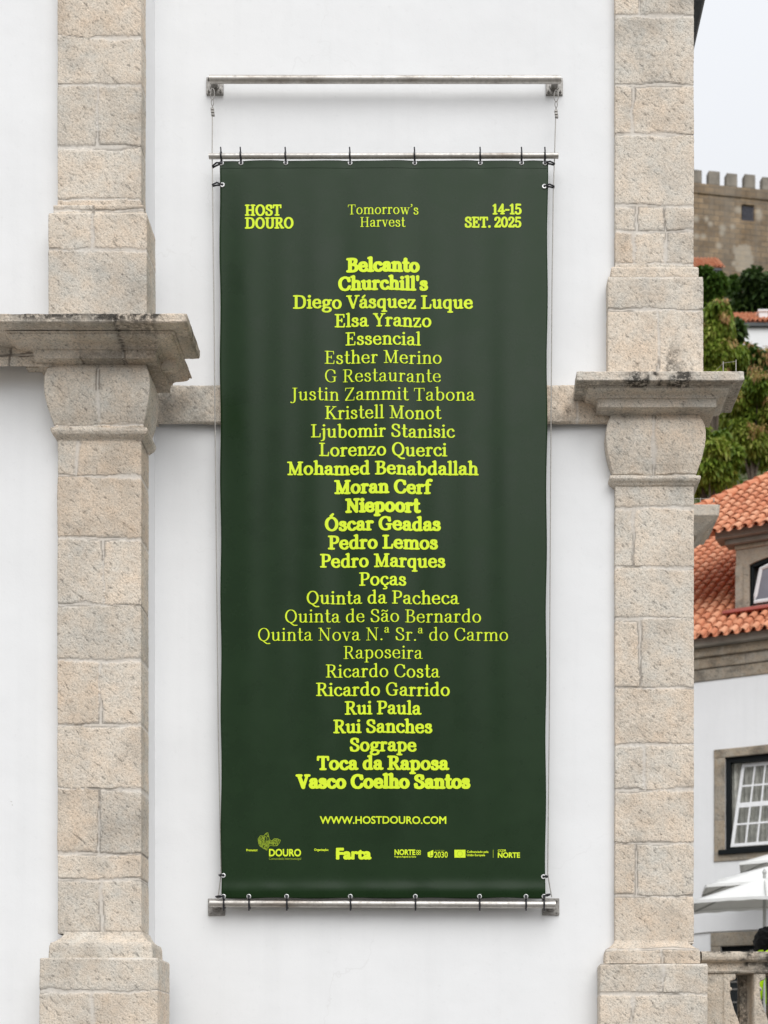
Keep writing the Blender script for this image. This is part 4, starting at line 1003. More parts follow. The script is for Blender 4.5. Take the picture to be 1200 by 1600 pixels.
HB = [(1521, 19), (1527, 19), (1530, 18), (1532, 12), (1535, 10), (1541, 10), (1543, 12.5), (1546, 13.2), (1548, 10.5), (1552, 10), (1560, 11), (1575, 15.5), (1590, 21.5), (1600, 25), (1615, 29), (1632, 30), (1650, 27), (1670, 21), (1690, 14), (1705, 11), (1712, 13), (1718, 18), (1738, 19)]
def baluster(x0, back):
    """moulded half baluster standing against a flat pier on its left"""
    pr = dense([(q_ / F_PX * (D0 + .07), rz(py)) for py, q_ in HB[::-1]], .010); lw = .105 if back < .02 else .056
    vs = []; n = 0; y0, y1, c = .075, .335, .010
    P = np.zeros((len(pr), 34, 3))
    for i, (w_, z) in enumerate(pr):
        loop = [(x0 - lw, y0 + back), (x0 - .004, y0 + back), (x0, y0), (x0 + w_ - c, y0), (x0 + w_, y0 + c), (x0 + w_, y1), (x0 - lw, y1), (x0 - lw, y0 + back)]
        k = 0
        for e, cnt in enumerate((7, 2, 5, 2, 9, 5, 3)):
            a, b = loop[e], loop[e + 1]
            for j in range(cnt): P[i, k] = (a[0] + (b[0] - a[0]) * j / cnt, a[1] + (b[1] - a[1]) * j / cnt, z); k += 1
        P[i, k] = P[i, 0]
    nz = fbm(P[..., 0] * 25 + P[..., 1] * 25, P[..., 2] * 25, 4)
    P[..., 0] += nz * .003; P[..., 1] -= nz * .003
    st = sstep(.1, .5, fbm(P[..., 0] * 9 + P[..., 1] * 9 + x0, P[..., 2] * 7, 3)) * .5
    if back > .02: st = np.maximum(st, (P[..., 0] < x0 - .006) * (.55 + .3 * sstep(-.3, .2, nz)))  # shade of the set-back pier painted in over the patchy stain
    sh = P.shape[:2]
    return grid_mesh('baluster', P - np.array(bl_), {'tint': np.full(sh, .55), 'mortar': np.zeros(sh), 'crack': np.zeros(sh), 'stain_shade': st}, M['rail_stone'], bal)
for i in range(24): baluster(xx(1131.5, D0 + .07) + .1885 * i, .006 if i == 0 else .17)

# ================================================================ HOUSE beyond the terrace
TH = R(25)
h_o = at(1086, 1100, 33.3); h_o.z = 2.4
house = tag(empty('house', h_o, -TH), 'white house with orange tiled roof, stone eaves band and stone dormer window', 'house')
e_u = Vector((math.cos(TH), -math.sin(TH), 0)); e_v = Vector((math.sin(TH), math.cos(TH), 0))
def house_uv(px, py, v=0.0):
    """point of the plane v metres behind the facade that stands at this place of the photograph -> local (u, z)"""
    dr_ = Vector(((px - CX) / F_PX, 1, (CY - py) / F_PX)); c0 = Vector((0, -D0, EYE))
    t = ((h_o + e_v * v) - c0).dot(e_v) / dr_.dot(e_v); p = c0 + dr_ * t - h_o
    return p.dot(e_u), p.z
def hz(px, py, v=0.0): return house_uv(px, py, v)[1]
def hu(px, py, v=0.0): return house_uv(px, py, v)[0]
zc0, zc1 = hz(1140, 1060), hz(1140, 996)
U0, U1 = -9.0, 12.0
wu0, wz1 = house_uv(1116, 1172); wz0 = hz(1118, 1347); wu1 = wu0 + 2.75      # stone surround of the window
ou0, oz1 = house_uv(1133, 1184); oz0 = hz(1130, 1332); ou1 = wu1 - (ou0 - wu0)
du0, dz1 = house_uv(1111, 1458); du1 = du0 + 3.2; iu0, iz1 = house_uv(1126, 1479); iu1 = du1 - (iu0 - du0)
def wall_with_holes(mb, u0, u1, z0, z1, holes, v=0.0, depth=.28):
    us_ = sorted({u0, u1} | {h[0] for h in holes} | {h[1] for h in holes}); zs_ = sorted({z0, z1} | {h[2] for h in holes} | {h[3] for h in holes})
    for a, b in zip(us_[:-1], us_[1:]):
        for c, d in zip(zs_[:-1], zs_[1:]):
            m_u, m_z = (a + b) / 2, (c + d) / 2
            if any(h[0] < m_u < h[1] and h[2] < m_z < h[3] for h in holes): continue
            mb.add([(a, v, c), (b, v, c), (b, v, d), (a, v, d)], [(0, 1, 2, 3)])
    for h in holes:
        a, b, c, d = h
        for q in ([(a, v, c), (a, v + depth, c), (a, v + depth, d), (a, v, d)], [(b, v, c), (b, v, d), (b, v + depth, d), (b, v + depth, c)], [(a, v, d), (a, v + depth, d), (b, v + depth, d), (b, v, d)], [(a, v, c), (b, v, c), (b, v + depth, c), (a, v + depth, c)]):
            mb.add(q, [(0, 1, 2, 3)])
w = MB(); wall_with_holes(w, U0, U1, 0, zc0 + .01, [(ou0, ou1, oz0, oz1), (iu0, iu1, -.02, iz1)], 0, .5)
w.add([(U0, 0, 0), (U0, 0, zc0), (U0, 9, zc0), (U0, 9, 0)], [(0, 1, 2, 3)]); w.add([(U1, 0, 0), (U1, 9, 0), (U1, 9, zc0), (U1, 0, zc0)], [(0, 1, 2, 3)])
w.build('wall', M['house_plaster'], house)
def stone_bar(name, u0, u1, z0, z1, v0, v1, parent, seed, joints=(), holes=None, step=.03, mat=None):
    """a stone band facing the viewer from v0 (front) back to v1, cut by upright joints"""
    us_ = np.arange(u0, u1 + step, step); us_[-1] = u1
    prof = dense([(v1, z0), (v0 + .01, z0), (v0, z0 + .012), (v0, z1 - .012), (v0 + .01, z1), (v1, z1)], step * .7)
    U_ = np.repeat(us_[None, :], len(prof), 0); V_ = np.repeat(np.array([p[0] for p in prof])[:, None], len(us_), 1); Z_ = np.repeat(np.array([p[1] for p in prof])[:, None], len(us_), 1)
    nz = fbm(U_ * 5 + seed, Z_ * 5 + V_ * 5, 4)
    dj = np.full_like(U_, 9.0); tn = np.full_like(U_, .5); rr = random.Random(seed); edges = [-99] + list(joints) + [99]
    for a, b in zip(edges[:-1], edges[1:]): tn = np.where((U_ >= a) & (U_ < b), rr.uniform(.1, .9), tn)
    for j in joints: dj = np.minimum(dj, np.abs(U_ - j))
    mo = (1 - sstep(.006, .014, dj)) * .35
    return grid_mesh(name, np.stack([U_, V_ + nz * .004, Z_], -1), {'tint': np.clip(tn + nz * .4, 0, 1), 'mortar': mo, 'crack': (1 - sstep(.004, .009, dj)) * .8, 'stain_shade': sstep(.1, .5, fbm(U_ * 2 + seed, Z_ * 4, 4)) * .55}, mat or M['house_stone'], parent)
zq = [hz(1140, y) for y in (1060, 1041, 1024, 1010, 997)]
band = stone_bar('eaves_band', U0, U1, zq[0], zq[1], -.03, .1, house, 31, [i * .85 - 4 for i in range(18)])
stone_bar('eaves_moulding', U0, U1, zq[1] + .002, zq[2], -.07, .1, band, 32, [i * 1.1 - 4.3 for i in range(14)])
stone_bar('eaves_moulding', U0, U1, zq[2] + .002, zq[3], -.14, .1, band, 33, [i * 1.2 - 4.1 for i in range(14)])
stone_bar('eaves_moulding', U0, U1, zq[3] + .002, zq[4], -.30, .1, band, 34, [i * 1.3 - 3.7 for i in range(14)], mat=M['castle_grey'])
# --- window: stone surround, black frame, white casement tilted at the bottom
win = stone_bar('window', wu0, wu1, oz1, wz1, -.03, .12, house, 35, [])
win['label'] = 'window in a stone surround with a black frame and a white casement'
stone_bar('surround', wu0, wu1, wz0, oz0, -.03, .12, win, 36, [])
def stone_post(name, u0, u1, z0, z1, parent, seed, joints, v0=-.03):
    o = stone_bar(name, z0, z1, 0, u1 - u0, v0, .12, parent, seed, joints)
    # turn the bar upright: its length becomes height
    me = o.data; n = len(me.vertices); co = np.zeros(n * 3, np.float32); me.vertices.foreach_get('co', co); co = co.reshape(-1, 3)
    new = np.stack([u1 - co[:, 2], co[:, 1], co[:, 0]], 1); me.vertices.foreach_set('co', new.ravel()); me.update()
    return o
stone_post('surround', wu0, ou0, oz0 + .001, oz1 - .001, win, 37, [oz0 + .75, oz0 + 1.5])
stone_post('surround', ou1, wu1, oz0 + .001, oz1 - .001, win, 38, [oz0 + .75, oz0 + 1.5])
def frame_mesh(name, u0, u1, z0, z1, wd, v0, v1, mat, parent):
    m = MB(); m.box(u0, u0 + wd, v0, v1, z0, z1); m.box(u1 - wd, u1, v0, v1, z0, z1); m.box(u0 + wd, u1 - wd, v0 + .001, v1 - .001, z0, z0 + wd); m.box(u0 + wd, u1 - wd, v0 + .001, v1 - .001, z1 - wd, z1)
    return m.build(name, mat, parent, False, .004)
frame_mesh('frame', ou0 - .0, ou1, oz0, oz1, .11, .06, .22, M['black_paint'], win)
sl_ = MB(); sl_.box(ou0 - .14, ou1 + .14, -.10, .06, oz0 - .06, oz0 + .05); sl_.build('window_sill', M['black_paint'], win, False, .01)
# casement leaning: hinged at the foot, its head swung inwards to the right side
cas_u0, cas_u1, cas_z0, cas_z1 = ou0 + .115, ou1 - .115, oz0 + .12, oz1 - .13
def lean(u, z): # the sash hangs askew as in the photograph
    return u + (z - cas_z0) / (cas_z1 - cas_z0) * .22 * max(0, 1 - (u - cas_u0) / (cas_u1 - cas_u0))
def lbox(mb, u0, u1, v0, v1, z0, z1):
    k = len(mb.v); mb.box(u0, u1, v0, v1, z0, z1)
    for i in range(k, len(mb.v)):
        u, v, z = mb.v[i]; mb.v[i] = (lean(u, z), v + .10 * (z - cas_z0), z)
cm = MB(); bw_ = .075
lbox(cm, cas_u0, cas_u0 + bw_, .04, .09, cas_z0, cas_z1); lbox(cm, cas_u1 - bw_, cas_u1, .04, .09, cas_z0, cas_z1)
lbox(cm, cas_u0 + bw_, cas_u1 - bw_, .041, .089, cas_z0, cas_z0 + bw_); lbox(cm, cas_u0 + bw_, cas_u1 - bw_, .041, .089, cas_z1 - bw_, cas_z1)
nc = 7; pw = (cas_u1 - cas_u0 - 2 * bw_) / nc
for i in range(1, nc): lbox(cm, cas_u0 + bw_ + i * pw - .019, cas_u0 + bw_ + i * pw + .019, .045, .085, cas_z0 + bw_, cas_z1 - bw_)
ph = (cas_z1 - cas_z0 - 2 * bw_) / 4
for i in (1, 2, 3):
    t_ = .055 if i == 2 else .02
    lbox(cm, cas_u0 + bw_, cas_u1 - bw_, .043, .087, cas_z0 + bw_ + i * ph - t_, cas_z0 + bw_ + i * ph + t_)
cm.build('casement', M['white_paint'], win)
pn = MB(); lbox(pn, cas_u0 + .03, cas_u1 - .03, .062, .068, cas_z0 + .03, cas_z1 - .03); pn.build('pane', M['glass'], win)
cu_ = MB(); nn = 120
vs_c = []; 
for zi in (oz0 + .05, oz1 - .05):
    for i in range(nn + 1):
        u = ou0 + .05 + (ou1 - ou0 - .1) * i / nn; vs_c.append((u, .34 + .03 * math.sin(i * .9) + .012 * math.sin(i * 2.3), zi))
cu_.add(vs_c, [(i, i + 1, nn + 2 + i, nn + 1 + i) for i in range(nn)]); cu_.build('curtain', M['curtain'], win, True)
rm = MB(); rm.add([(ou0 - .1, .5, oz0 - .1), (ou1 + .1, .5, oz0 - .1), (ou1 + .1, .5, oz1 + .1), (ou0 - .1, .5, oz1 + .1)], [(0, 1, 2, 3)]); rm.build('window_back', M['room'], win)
# --- ground floor doorway: stone lintel over a dark opening with glazed doors
door = stone_bar('doorway', du0, du1, iz1, dz1, -.03, .12, house, 41, [])
door['label'] = 'wide doorway with brown stone lintel and dark glazed doors'
stone_post('door_post', du0, iu0, 0, iz1 - .001, door, 42, [.8, 1.6]); stone_post('door_post', iu1, du1, 0, iz1 - .001, door, 43, [.8, 1.6])
frame_mesh('door_frame', iu0, iu1, .01, iz1, .09, .12, .2, M['black_paint'], door)
mm = MB(); 
for k in (1, 2, 3):
    uu_ = iu0 + (iu1 - iu0) * k / 4; mm.box(uu_ - .04, uu_ + .04, .13, .19, .1, iz1 - .09)
for zz_ in (.85, 1.15, 1.45, 1.62): mm.box(iu0 + .09, iu1 - .09, .135, .185, zz_, zz_ + .035)
mm.build('glazing_bar', M['dull_steel'], door)
gl_ = MB(); gl_.box(iu0 + .05, iu1 - .05, .155, .165, .05, iz1 - .05); gl_.build('door_pane', M['dark_glass'], door)
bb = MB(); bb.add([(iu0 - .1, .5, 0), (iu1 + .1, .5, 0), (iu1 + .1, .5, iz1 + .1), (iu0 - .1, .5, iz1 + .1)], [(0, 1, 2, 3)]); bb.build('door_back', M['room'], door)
# --- thin cable along the wall above the doorway
cb = MB(); cb.tube([(hu(1040, 1463), -.02, hz(1040, 1463)), (hu(1083, 1459.5), -.02, hz(1083, 1459.5)), (du0 - .05, -.02, dz1 + .02), (du1, -.04, dz1 + .03)], .012, 6); cb.build('wall_cable', M['dull_steel'], house)

# --- roofs: barrel tiles laid in courses
def tile_roof(name, org, eu, es, en, nu, ns, pitch, course, keep, parent, seed, rad=.085):
    """covers in columns along es (up the slope) over flat channels; keep(u, s) trims the field"""
    rr = random.Random(seed); V, Fc, T = [], [], []
    na = 7
    for i in range(nu):
        for j in range(ns):
            u = (i + .5) * pitch; s0 = j * course - .04; s1 = s0 + course + .05
            if not keep(u, s0 + course * .5): continue
            t = rr.random(); k = len(V); ju = rr.gauss(0, .008); js = rr.gauss(0, .012)
            for (s, r, lift) in ((s0 + js, rad, .034), (s1 + js, rad * .84, .004)):
                for q in range(na):
                    a = math.pi * q / (na - 1)
                    V.append(org + eu * (u + ju - r * math.cos(a)) + es * s + en * (r * .92 * math.sin(a) + lift))
            T += [t] * (2 * na)
            for q in range(na - 1): Fc.append((k + q + 1, k + q, k + na + q, k + na + q + 1))
            # thickness of the lower lip
            k2 = len(V)
            for q in range(na):
                a = math.pi * q / (na - 1); r = rad - .017
                V.append(org + eu * (u + ju - r * math.cos(a)) + es * (s0 + js) + en * (r * .92 * math.sin(a) + .034))
            for q in range(na):
                a = math.pi * q / (na - 1); r = rad - .017
                V.append(org + eu * (u + ju - r * math.cos(a)) + es * (s0 + js + .12) + en * (r * .92 * math.sin(a) + .03))
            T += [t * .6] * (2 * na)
            for q in range(na - 1):
                Fc.append((k + q, k + q + 1, k2 + q + 1, k2 + q)); Fc.append((k2 + q, k2 + q + 1, k2 + na + q + 1, k2 + na + q))
            # the channel tile between two covers
            k3 = len(V); t2 = rr.random()
            for s, l in ((s0 + js, .012), (s1 + js, -.012)):
                for q in range(5):
                    a = math.pi * q / 4; V.append(org + eu * (u + pitch * .5 - .075 * math.cos(a)) + es * s + en * (l + .02 - .045 * math.sin(a)))
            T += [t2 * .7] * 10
            for q in range(4): Fc.append((k3 + q + 1, k3 + q, k3 + 5 + q, k3 + 6 + q))
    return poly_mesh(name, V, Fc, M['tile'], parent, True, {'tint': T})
def slope_vecs(al): return Vector((1, 0, 0)), Vector((0, math.cos(al), math.sin(al))), Vector((0, -math.sin(al), math.cos(al)))
AL = R(33)
eu, es, en = slope_vecs(AL)
v_e = -.42
z_e = hz(1140, 990, v_e)
org = Vector((U0, v_e, z_e))
def plane_us(px, py, org_, es_, en_):
    """(u, s) where the sight line of a photograph pixel meets a roof plane of the house"""
    W = Matrix.Rotation(-TH, 3, 'Z')
    dr_ = Vector(((px - CX) / F_PX, 1, (CY - py) / F_PX)); c0 = Vector((0, -D0, EYE)) - h_o
    dl_ = W.inverted() @ dr_; cl = W.inverted() @ c0
    t = (org_ - cl).dot(en_) / dl_.dot(en_); p = cl + dl_ * t - org_
    return p.x, p.dot(es_)
dku, dks = plane_us(1150, 957, org, es, en)          # foot of the dormer front on the main roof
u_off = -U0
def keep_main(u, s):
    return not (u > dku + .10 and s > dks + .15)
bs = MB(); L_ = 13.0
def slab(mb, org_, eu_, es_, en_, u0, u1, s0, s1, t=.10, lo=-.06):
    P = [org_ + eu_ * u + es_ * s + en_ * n for n in (lo - t, lo) for (u, s) in ((u0, s0), (u1, s0), (u1, s1), (u0, s1))]
    mb.add(P, [(3, 2, 1, 0), (4, 5, 6, 7), (0, 1, 5, 4), (1, 2, 6, 5), (2, 3, 7, 6), (3, 0, 4, 7)])
slab(bs, org, eu, es, en, 0, U1 - U0, .34, L_, .06, -.05)
roof = bs.build('roof', M['tile'], house)
tile_roof('roof_tiles', org + eu * (u_off - 6.5), eu, es, en, 54, 28, .245, .47, lambda u, s: keep_main(u + u_off - 6.5, s), roof, 5)
back = MB(); P0 = org + es * L_; back.add([P0, P0 + Vector((U1 - U0, 0, 0)), P0 + Vector((U1 - U0, 7.5, -4.6)), P0 + Vector((0, 7.5, -4.6))], [(0, 1, 2, 3)]); back.build('roof_back', M['tile'], roof)
# --- dormer: stone front with an arched window, its own tiled roof
vD = v_e + dks * math.cos(AL); zD = z_e + dks * math.sin(AL)
uD0 = dku + U0; wD = 2.5
zt = hz(1170, 855, vD)                                   # under the dormer cornice
ow0, oz_s = house_uv(1171, 955, vD); ow1 = uD0 + wD - (ow0 - uD0); o_spring = hz(1171, 882, vD); o_crown = hz(1205, 866, vD); osill = zD + .10
m = MB(); n_a = 14
def arch_z(u): 
    t = (u - ow0) / (ow1 - ow0); return o_spring + (o_crown - o_spring) * 4 * t * (1 - t)
m.add([(uD0, vD, zD - .6), (ow0, vD, zD - .6), (ow0, vD, zt), (uD0, vD, zt)], [(0, 1, 2, 3)])
m.add([(ow1, vD, zD - .6), (uD0 + wD, vD, zD - .6), (uD0 + wD, vD, zt), (ow1, vD, zt)], [(0, 1, 2, 3)])
m.add([(ow0, vD, zD - .6), (ow1, vD, zD - .6), (ow1, vD, osill), (ow0, vD, osill)], [(0, 1, 2, 3)])
for i in range(n_a):
    a = ow0 + (ow1 - ow0) * i / n_a; b = ow0 + (ow1 - ow0) * (i + 1) / n_a
    m.add([(a, vD, arch_z(a)), (b, vD, arch_z(b)), (b, vD, zt), (a, vD, zt)], [(0, 1, 2, 3)])
    m.add([(a, vD, arch_z(a)), (a, vD + .25, arch_z(a)), (b, vD + .25, arch_z(b)), (b, vD, arch_z(b))], [(0, 1, 2, 3)])
for u_ in (ow0, ow1): m.add([(u_, vD, osill), (u_, vD + .25, osill), (u_, vD + .25, o_spring), (u_, vD, o_spring)], [(0, 1, 2, 3)])
for u_ in (uD0, uD0 + wD): m.add([(u_, vD, zD - .6), (u_, vD + 5, zD - .6), (u_, vD + 5, zt), (u_, vD, zt)], [(0, 1, 2, 3)])
dorm = m.build('dormer', M['house_stone'], house); dorm['label'] = 'stone dormer with an arched window and a tiled roof'
for nm in ('mortar', 'crack', 'stain_shade'): set_attr(dorm.data, nm, [0] * len(dorm.data.vertices))
# face joints of the dormer stone
jb = stone_bar('jamb', uD0 - .01, ow0 - .16, zD - .5, zt - .42, vD - .03, vD + .1, dorm, 44, [])
stone_bar('jamb', ow1 + .16, uD0 + wD + .01, zD - .5, zt - .42, vD - .03, vD + .1, dorm, 45, [])
zk = [hz(1170, y, vD) for y in (857, 850, 842, 829)]
stone_bar('dormer_cornice', uD0 - .02, uD0 + wD + .02, zk[0], zk[1], vD - .04, vD + .2, dorm, 46, [uD0 + .7, uD0 + 1.9])
stone_bar('dormer_cornice', uD0 - .22, uD0 + wD + .22, zk[1] + .002, zk[2], vD - .16, vD + .2, dorm, 47, [uD0 + .9], mat=M['castle_grey'])
stone_bar('dormer_cornice', uD0 - .42, uD0 + wD + .42, zk[2] + .002, zk[3], vD - .30, vD + .2, dorm, 48, [uD0 + 1.1], mat=M['castle_grey'])
fm = MB()
pts = [(ow0 + .035, vD + .12, osill)] + [(ow0 + (ow1 - ow0) * i / 16 * .975 + .02, vD + .12, arch_z(ow0 + (ow1 - ow0) * i / 16) - .035) for i in range(17)] + [(ow1 - .035, vD + .12, osill)]
fm.tube(pts, .075, 6); fm.tube([(ow0, vD + .12, osill + .03), (ow1, vD + .12, osill + .03)], .07, 6); fm.build('frame', M['black_paint'], dorm)
# white tilting sash: foot at the sill, head leaning out of the opening
cs = MB(); s0u, s1u = ow0 + .10, ow1 - .10
def sash_pt(u, t):
    return (u + t * .16 * (1 - (u - s0u) / (s1u - s0u)), vD + .06 - .0 * t, osill + .1 + t * (arch_z(u) - osill - .26))
side = [sash_pt(s0u, t) for t in np.linspace(0, 1, 6)] + [sash_pt(u, 1) for u in np.linspace(s0u, s1u, 12)[1:]] + [sash_pt(s1u, t) for t in np.linspace(1, 0, 6)[1:]]
cs.tube(side, .05, 6, closed=True); cs.build('sash', M['white_paint'], dorm)
pn = MB(); ctr = sash_pt((s0u + s1u) / 2, .45); k = [sash_pt(s0u, t) for t in np.linspace(0, 1, 6)] + [sash_pt(u, 1) for u in np.linspace(s0u, s1u, 12)[1:]] + [sash_pt(s1u, t) for t in np.linspace(1, 0, 6)[1:]]
pn.add([ctr] + k, [(0, i + 1, (i + 1) % len(k) + 1)[::-1] for i in range(len(k))]); pn.build('pane', simple_mat('sky_glass', (.20, .20, .23), .15, 0, .15, 2), dorm)
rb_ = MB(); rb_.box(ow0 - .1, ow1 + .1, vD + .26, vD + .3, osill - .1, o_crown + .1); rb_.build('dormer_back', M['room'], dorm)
fl = MB(); fl.box(uD0 - .22, uD0 + wD + .2, vD - .42, vD + .02, zD - .12, zD - .06); P_ = [(uD0 - .22, vD - .42, zD - .06), (uD0 + wD + .2, vD - .42, zD - .06), (uD0 + wD + .2, vD - .02, zD + .09), (uD0 - .05, vD - .02, zD + .09)]
fl.add(P_, [(0, 1, 2, 3)]); fl.build('flashing', M['flashing'], dorm)
# dormer roof
v2 = vD - .48; z2 = hz(1160, 825, v2); org2 = Vector((uD0 - 1.75, v2, z2))
a0 = plane_us(1090, 797, org2, es, en); a1 = plane_us(1210, 743.5, org2, es, en)
hip = lambda u: a0[1] + (a1[1] - a0[1]) * (u - a0[0]) / (a1[0] - a0[0])
dr2 = MB()
umax = 7.0
P = [org2 + eu * u + es * s + en * (-.05) for u, s in ((.05, .34), (umax, .34), (umax, hip(umax) - .1), (0, max(.1, hip(0) - .1)))]
P += [p - en * .1 for p in P]
dr2.add(P, [(0, 1, 2, 3), (7, 6, 5, 4), (0, 4, 5, 1), (1, 5, 6, 2), (2, 6, 7, 3), (3, 7, 4, 0)])
dro = dr2.build('dormer_roof', M['tile'], dorm)
tl = tile_roof('dormer_tiles', org2, eu, es, en, 29, 18, .245, .47, lambda u, s: s < hip(u) - .1, dorm, 9)
# hip cap tiles
hc = MB(); P0 = org2 + eu * -1.0 + es * hip(-1.0); P1 = org2 + eu * umax + es * hip(umax); L_h = (P1 - P0).length; nh_ = int(L_h / .42)
for i in range(nh_):
    p = P0 + (P1 - P0) * (i / nh_); q_ = P0 + (P1 - P0) * ((i + 1.12) / nh_); hc.cur = random.random(); hc.tube([p + en * .05, q_ + en * .02], [.135, .11], 12, True)
hc.build('hip_tiles', M['tile'], dorm, True)

# ================================================================ PARASOLS on the upper terrace
def parasol(label, tip, d, half, rise, rot, hem_px):
    """square parasol; tip = (px, py) of its left corner"""
    t = at(tip[0], tip[1], d)
    hy_ = half * .62
    cx = t.x + half * math.cos(rot) + hy_ * -math.sin(rot); cy = t.y + half * math.sin(rot) + hy_ * math.cos(rot)
    r_ = tag(empty('parasol', (cx, cy, 2.40)), label, 'parasol', 'white parasols on the terrace')
    zh = t.z - 2.40
    loc = []
    cor = [(-half, -hy_), (half, -hy_), (half, hy_), (-half, hy_)]
    ro = lambda x, y: (x * math.cos(rot) - y * math.sin(rot), x * math.sin(rot) + y * math.cos(rot))
    m = MB(); n = 10; V = []; Fc = []
    for k in range(4):
        a, b = cor[k], cor[(k + 1) % 4]; k0 = len(V)
        for i in range(n + 1):
            f = i / n
            for j in range(n + 1):
                g = j / n; x = (a[0] + (b[0] - a[0]) * g) * (1 - f); y = (a[1] + (b[1] - a[1]) * g) * (1 - f)
                sag = -.10 * math.sin(math.pi * g) * (1 - f) * f * 2 + .05 * math.sin(math.pi * g) * (1 - f) ** 3
                X_, Y_ = ro(x, y); V.append((X_, Y_, zh + rise * f + sag))
        for i in range(n):
            for j in range(n):
                q_ = k0 + i * (n + 1) + j; Fc.append((q_, q_ + 1, q_ + n + 2, q_ + n + 1))
    m.add(V, Fc); c = m.build('canopy', M['canvas'], r_, True)
    so = c.modifiers.new('thick', 'SOLIDIFY'); so.thickness = .008
    va = MB()
    for k in range(4):
        a, b = cor[k], cor[(k + 1) % 4]; vs = []
        for g in np.linspace(0, 1, 13):
            x, y = ro(a[0] + (b[0] - a[0]) * g, a[1] + (b[1] - a[1]) * g); s = .05 * math.sin(math.pi * g)
            vs += [(x, y, zh + s), (x, y, zh + s - .055 - .008 * math.sin(g * 40))]
        va.add(vs, [(2 * i, 2 * i + 1, 2 * i + 3, 2 * i + 2) for i in range(12)])
    va.build('valance', M['canvas'], r_)
    for k in range(8):
        a = cor[k // 2] if k % 2 == 0 else tuple((cor[k // 2][i] + cor[(k // 2 + 1) % 4][i]) / 2 for i in (0, 1))
        x, y = ro(*a); rb = MB(); zr_ = zh - .01 + (.05 if k % 2 else 0); rb.tube([(x * .98, y * .98, zr_), (x * .03, y * .03, zh + rise - .05)], .013, 6); rb.build('rib', M['pole_grey'], r_)
    p = MB(); p.tube([(0, 0, 0), (0, 0, zh + rise + .06)], .03, 12); p.lathe([(0, zh + rise + .06), (.03, zh + rise + .06), (.045, zh + rise + .09), (.02, zh + rise + .15), (0, zh + rise + .16)], n=12); p.build('pole', M['pole_grey'], r_, True)
    b = MB(); b.lathe([(0, 0), (.28, 0), (.28, .06), (.25, .08), (.06, .09), (.05, .3), (0, .3)], n=20); b.build('base', M['dull_steel'], r_, True)
    return r_
parasol('white parasol nearest the balustrade, largest and lowest of the stack', (1082, 1407), 26.0, 1.30, .50, R(-10), 1406)
parasol('white parasol with only a short corner showing between the lowest and the third one', (1104, 1382), 27.8, 1.30, .46, R(-6), 1381)
parasol('white parasol second from the top, its hem just above the lowest canopy', (1122, 1373.5), 29.4, 1.30, .42, R(-14), 1373)
parasol('white parasol standing farthest back, highest of the stack below the window', (1155, 1347.5), 30.8, 1.30, .46, R(-12), 1347)

# ================================================================ PERSON behind the balustrade (back to the viewer)
def skin_chain(name, verts, edges, radii, mat, parent, levels=2):
    me = bpy.data.meshes.new(name); me.from_pydata(verts, edges, []); me.update()
    o = link_mesh(name, me, mat, parent)
    md = o.modifiers.new('skin', 'SKIN'); md.use_smooth_shade = True
    for i, r in enumerate(radii): me.skin_vertices[0].data[i].radius = r if isinstance(r, tuple) else (r, r)
    me.skin_vertices[0].data[0].use_root = True
    sb = o.modifiers.new('sub', 'SUBSURF'); sb.levels = levels; sb.render_levels = levels
    return o
pd = 13.2
hx_ = xx(1224, pd); head_top = zz(1451, pd)
pz0 = 1.35; HT = head_top - pz0 + .13
person = tag(empty('person', (hx_, pd - D0, pz0)), 'person with black hair in a hi-vis lime jacket standing behind the balustrade', 'person')
k = HT / 1.72
hip_z = .92 * k; sh_z = 1.42 * k
bv = [(0, 0, hip_z), (0, -.01, 1.08 * k), (0, -.02, 1.26 * k), (-.03, 0, 1.40 * k), (-.09, .01, 1.50 * k - .07), (-.15, .02, 1.58 * k - .13), (-.15, .02, 1.66 * k - .13),
      (-.17, 0, sh_z - .02), (-.235, -.02, 1.14 * k), (-.22, .10, .93 * k), (.17, 0, sh_z - .02), (.24, -.02, 1.14 * k), (.22, .10, .93 * k),
      (-.09, 0, .86 * k), (-.10, .01, .48 * k), (-.105, -.02, .09 * k), (-.115, .13, .035), (.09, 0, .86 * k), (.10, .01, .48 * k), (.105, -.02, .09 * k), (.115, .13, .035)]
be = [(0, 1), (1, 2), (2, 3), (3, 4), (4, 5), (5, 6), (3, 7), (7, 8), (8, 9), (3, 10), (10, 11), (11, 12), (0, 13), (13, 14), (14, 15), (15, 16), (0, 17), (17, 18), (18, 19), (19, 20)]
br_ = [(.13, .10), (.12, .095), (.14, .105), (.10, .08), .052, (.072, .085), (.07, .085), .058, .044, .03, .058, .044, .03, .085, .058, .042, .035, .085, .058, .042, .035]
body = skin_chain('body', bv, be, br_, M['skin'], person)
for sgn in (-1, 1):
    bx_, by_, bz_ = sgn * .22, .10, .93 * k
    hv = [(bx_, by_, bz_), (bx_, by_ + .015, bz_ - .07)]; hedge = [(0, 1)]; hr = [.026, .030]
    for f, (ox, ln) in enumerate(((-.027, .065), (-.009, .075), (.009, .07), (.026, .055))):
        i0 = len(hv); hv += [(bx_ + ox, by_ + .02, bz_ - .10), (bx_ + ox, by_ + .03, bz_ - .10 - ln * .55), (bx_ + ox, by_ + .02, bz_ - .10 - ln)]; hr += [.009, .0085, .007]; hedge += [(1, i0), (i0, i0 + 1), (i0 + 1, i0 + 2)]
    i0 = len(hv); hv += [(bx_ - sgn * .035, by_ + .03, bz_ - .05), (bx_ - sgn * .04, by_ + .05, bz_ - .09)]; hr += [.011, .009]; hedge += [(0, i0), (i0, i0 + 1)]
    skin_chain('hand', hv, hedge, hr, M['skin'], person, 1)
